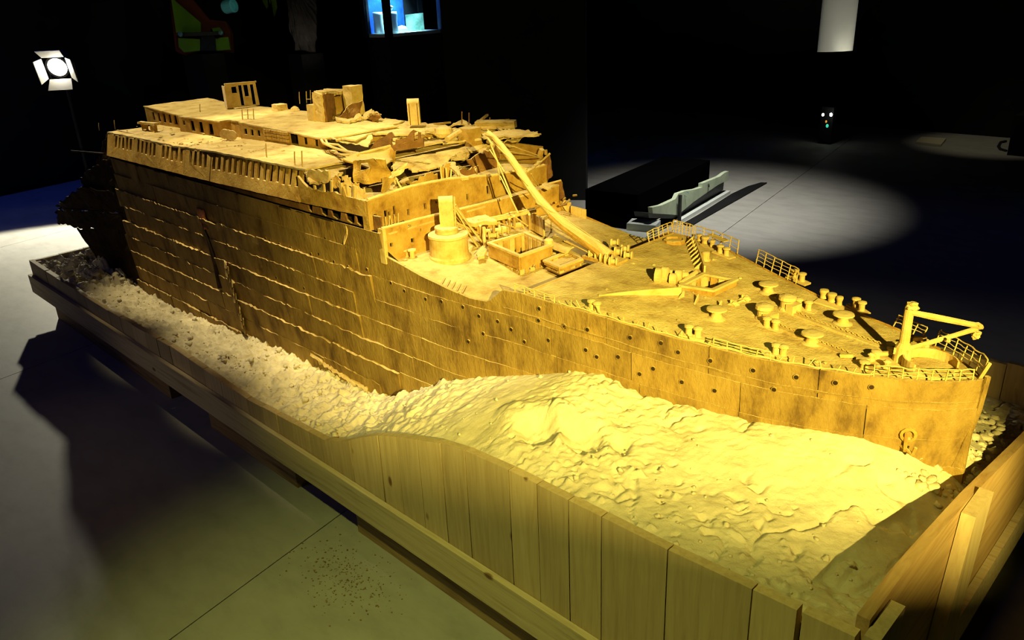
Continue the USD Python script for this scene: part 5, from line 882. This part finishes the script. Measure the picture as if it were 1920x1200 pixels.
a = np.array((1.683,3.444,0.03638)) - th * .022; part(dm, 'post', bx(a[0] - .009, a[0] + .009, a[1] - .009, a[1] + .009, .024, .20), M_BLACKM)
w0, w1 = np.array((1.799,2.762,0.2007)), np.array((1.522,4.392,0.02109)); w0[2] = w1[2] = 0; w0 = w1 + (w0 - w1) * .74
single('dark_case', sheet([[*(w0 + th * .16)[:2], .12], [*(w1 + th * .16)[:2], .12], [*(w1 + th * .55)[:2], .12], [*(w0 + th * .55)[:2], .12]], .238), M_VELVET, 'low black case added behind the pale green hull-shaped model to hide lit floor', 'case')  # added block that hides the lit floor behind the model
single('cable_cover', sheet([(1.729,3.453,0.005),(1.691,3.71,0.005),(1.569,4.36,0.005),(1.546,4.641,0.005),(1.564,4.809,0.005),(1.605,4.836,0.005),(1.671,4.37,0.005),(1.776,3.602,0.005),(1.802,3.443,0.005)], .008), M_BLACK, 'flat black strip standing in for the shadow beside the hull-shaped display', 'shadow strip')  # dark strip standing for a shadow on the floor
for p in ((1.593,3.977,0.1588),): part(dm, 'deck_slot', [beam(np.array(p) - th * .004 + [-.03, .04, -.004], np.array(p) - th * .004 + [.02, -.03, -.008], .01, .012)], M_BLACKM)
for k in range(5): a = np.array((1.662,3.569,0.1763)) - th * .004 + [rng.normal() * .02, rng.normal() * .02, rng.normal() * .008]; part(dm, 'deck_fitting', rod(a, a + [.012, .012, -.012], .003, 5), M_STEELB)
M_STEP = coat('pale_step', [(.3, (.4, .44, .42)), (.7, (.52, .56, .53))], 6, .7, .05, 50, .001)
for k, (q, h, lab) in enumerate(((((1.577,3.063,0.09), (1.754,3.13,0.09)), .09, 'upper pale step block left of the hull-shaped display'), (((1.592,2.931,0.045), (1.779,2.982,0.045)), .045, 'lower pale step block at the foot of the display'))):
    a, b = np.array(q[0]), np.array(q[1]); a[2] = b[2] = h / 2 + .0005; single('step_block', beam(a, b, .13, h - .001), M_STEP, lab, 'step')

# ---------------------------------------------------------------- far right
bn = thing('hanging_banner', 'tall white curved panel hanging at the upper right of the hall', 'banner', (1.201, 6.753, 0))
bA, bB = np.array((1.078,6.635,0.8624)), np.array((1.319,6.861,0.8302)); bm = (bA + bB) / 2; bd = (bB - bA); bd[2] = 0; bw = np.linalg.norm(bd); bd /= bw; bfc = np.array([bd[1], -bd[0], 0])
M_BANNER = coat('white_panel', [(.3, (.56, .56, .5)), (.7, (.64, .63, .56))], 3, .45, .03, 60, .001, spec=.5)
part(bn, 'curved_panel', grid(lambda u, v: bm + bd * (u * bw / 2)[:, None] + bfc * (.07 * np.sqrt(np.maximum(1 - u * u * .9, 0)))[:, None] + np.c_[0 * u, 0 * u, v * .9], np.linspace(-1, 1, 25), np.linspace(0, 1, 6), -bfc * .008), M_BANNER, True)
part(bn, 'hanging_cord', rod(bm + [0, 0, .89], bm + [0, 0, 2.6], .004, 5), M_BLACKM)
spot('banner_light', bm + bfc * 1.1 + bd * .3 + [0, 0, -.35], bm + [0, 0, .2], (1, .98, .82), 6.5, 24, .9, .02)
spot('banner_light_001', bm + bfc * .26 + bd * .12 + [0, 0, -.12], bm + bd * .07 + [0, 0, .12], (1, .97, .78), .5, 30, 1.0, .01)
pn = [(1.896,7.352,0.012),(2.111,7.378,0.012),(2.178,7.029,0.012),(1.945,7.046,0.012)]; single('floor_panel', sheet(pn, .02), plain('pale_board', (.6, .55, .38), .6), 'pale rectangular board lying on the far floor', 'board')
q = np.array((2.751,6.927,0)); single('dark_crate', bx(q[0], q[0] + .8, q[1], q[1] + .5, .001, .34), M_BLACK, 'black box at the far right edge of the lit floor', 'box')
single('floor_cable', tube([(2.576,7.553,0.008),(2.553,7.474,0.008),(2.589,7.276,0.008),(2.646,7.129,0.008),(2.706,7.078,0.008)], .012, 6), M_BLACKM, 'black cable curling out of the dark box on the far floor', 'cable')
rk = thing('indicator_stand', 'dark stand with two tiny white lamps above a green one', 'stand', (1.261, 6.604, 0))
rp = np.array((1.252,6.624,0.2301)); part(rk, 'stand_body', bx(rp[0] - .06, rp[0] + .06, rp[1] - .0, rp[1] + .06, .001, rp[2] + .12), M_BLACK)
for nm, px, r_, col, st in (('white_lamp', (1.269,6.493,0.2933), .012, (1, .95, .75), 2.0), ('white_lamp', (1.323,6.546,0.2902), .014, (1, 1, .92), 5.0), ('orange_lamp', (1.306,6.494,0.2316), .008, (1, .4, .05), .6), ('green_lamp', (1.323,6.489,0.1941), .012, (.05, .8, .5), .8)):
    part(rk, nm, lathe([(r_, -.06), (r_, 0), (r_ * .6, .006)], px, 10, (.4, -.9, 0)), plain(numbered(LK[:-1], 'lamp_glow').split('/')[-1], col, .4, 0, col, st))
# sawdust crumbs on the near floor
sd = []
for k in range(420):
    c = np.array((2.964,-0.1012,0)) + np.array([rng.normal() * .10, min(rng.normal() * .055, .12), 0]); r_ = .001 + .0022 * rng.random() ** 2; sd.append(blob((c[0], c[1], r_ * .5), r_, k, 0, .6))
single('floor_crumbs', sd, M_OLDW, 'dark crumbs scattered on the concrete before the crate', 'crumbs', kind='stuff')

spot('display_front_light', (3.4, 2.4, 1.6), (1.637,3.718,0.1204), (.75, 1, .72), 4.0, 9, .9, .02)  # added fill on the near face of the model, source unknown
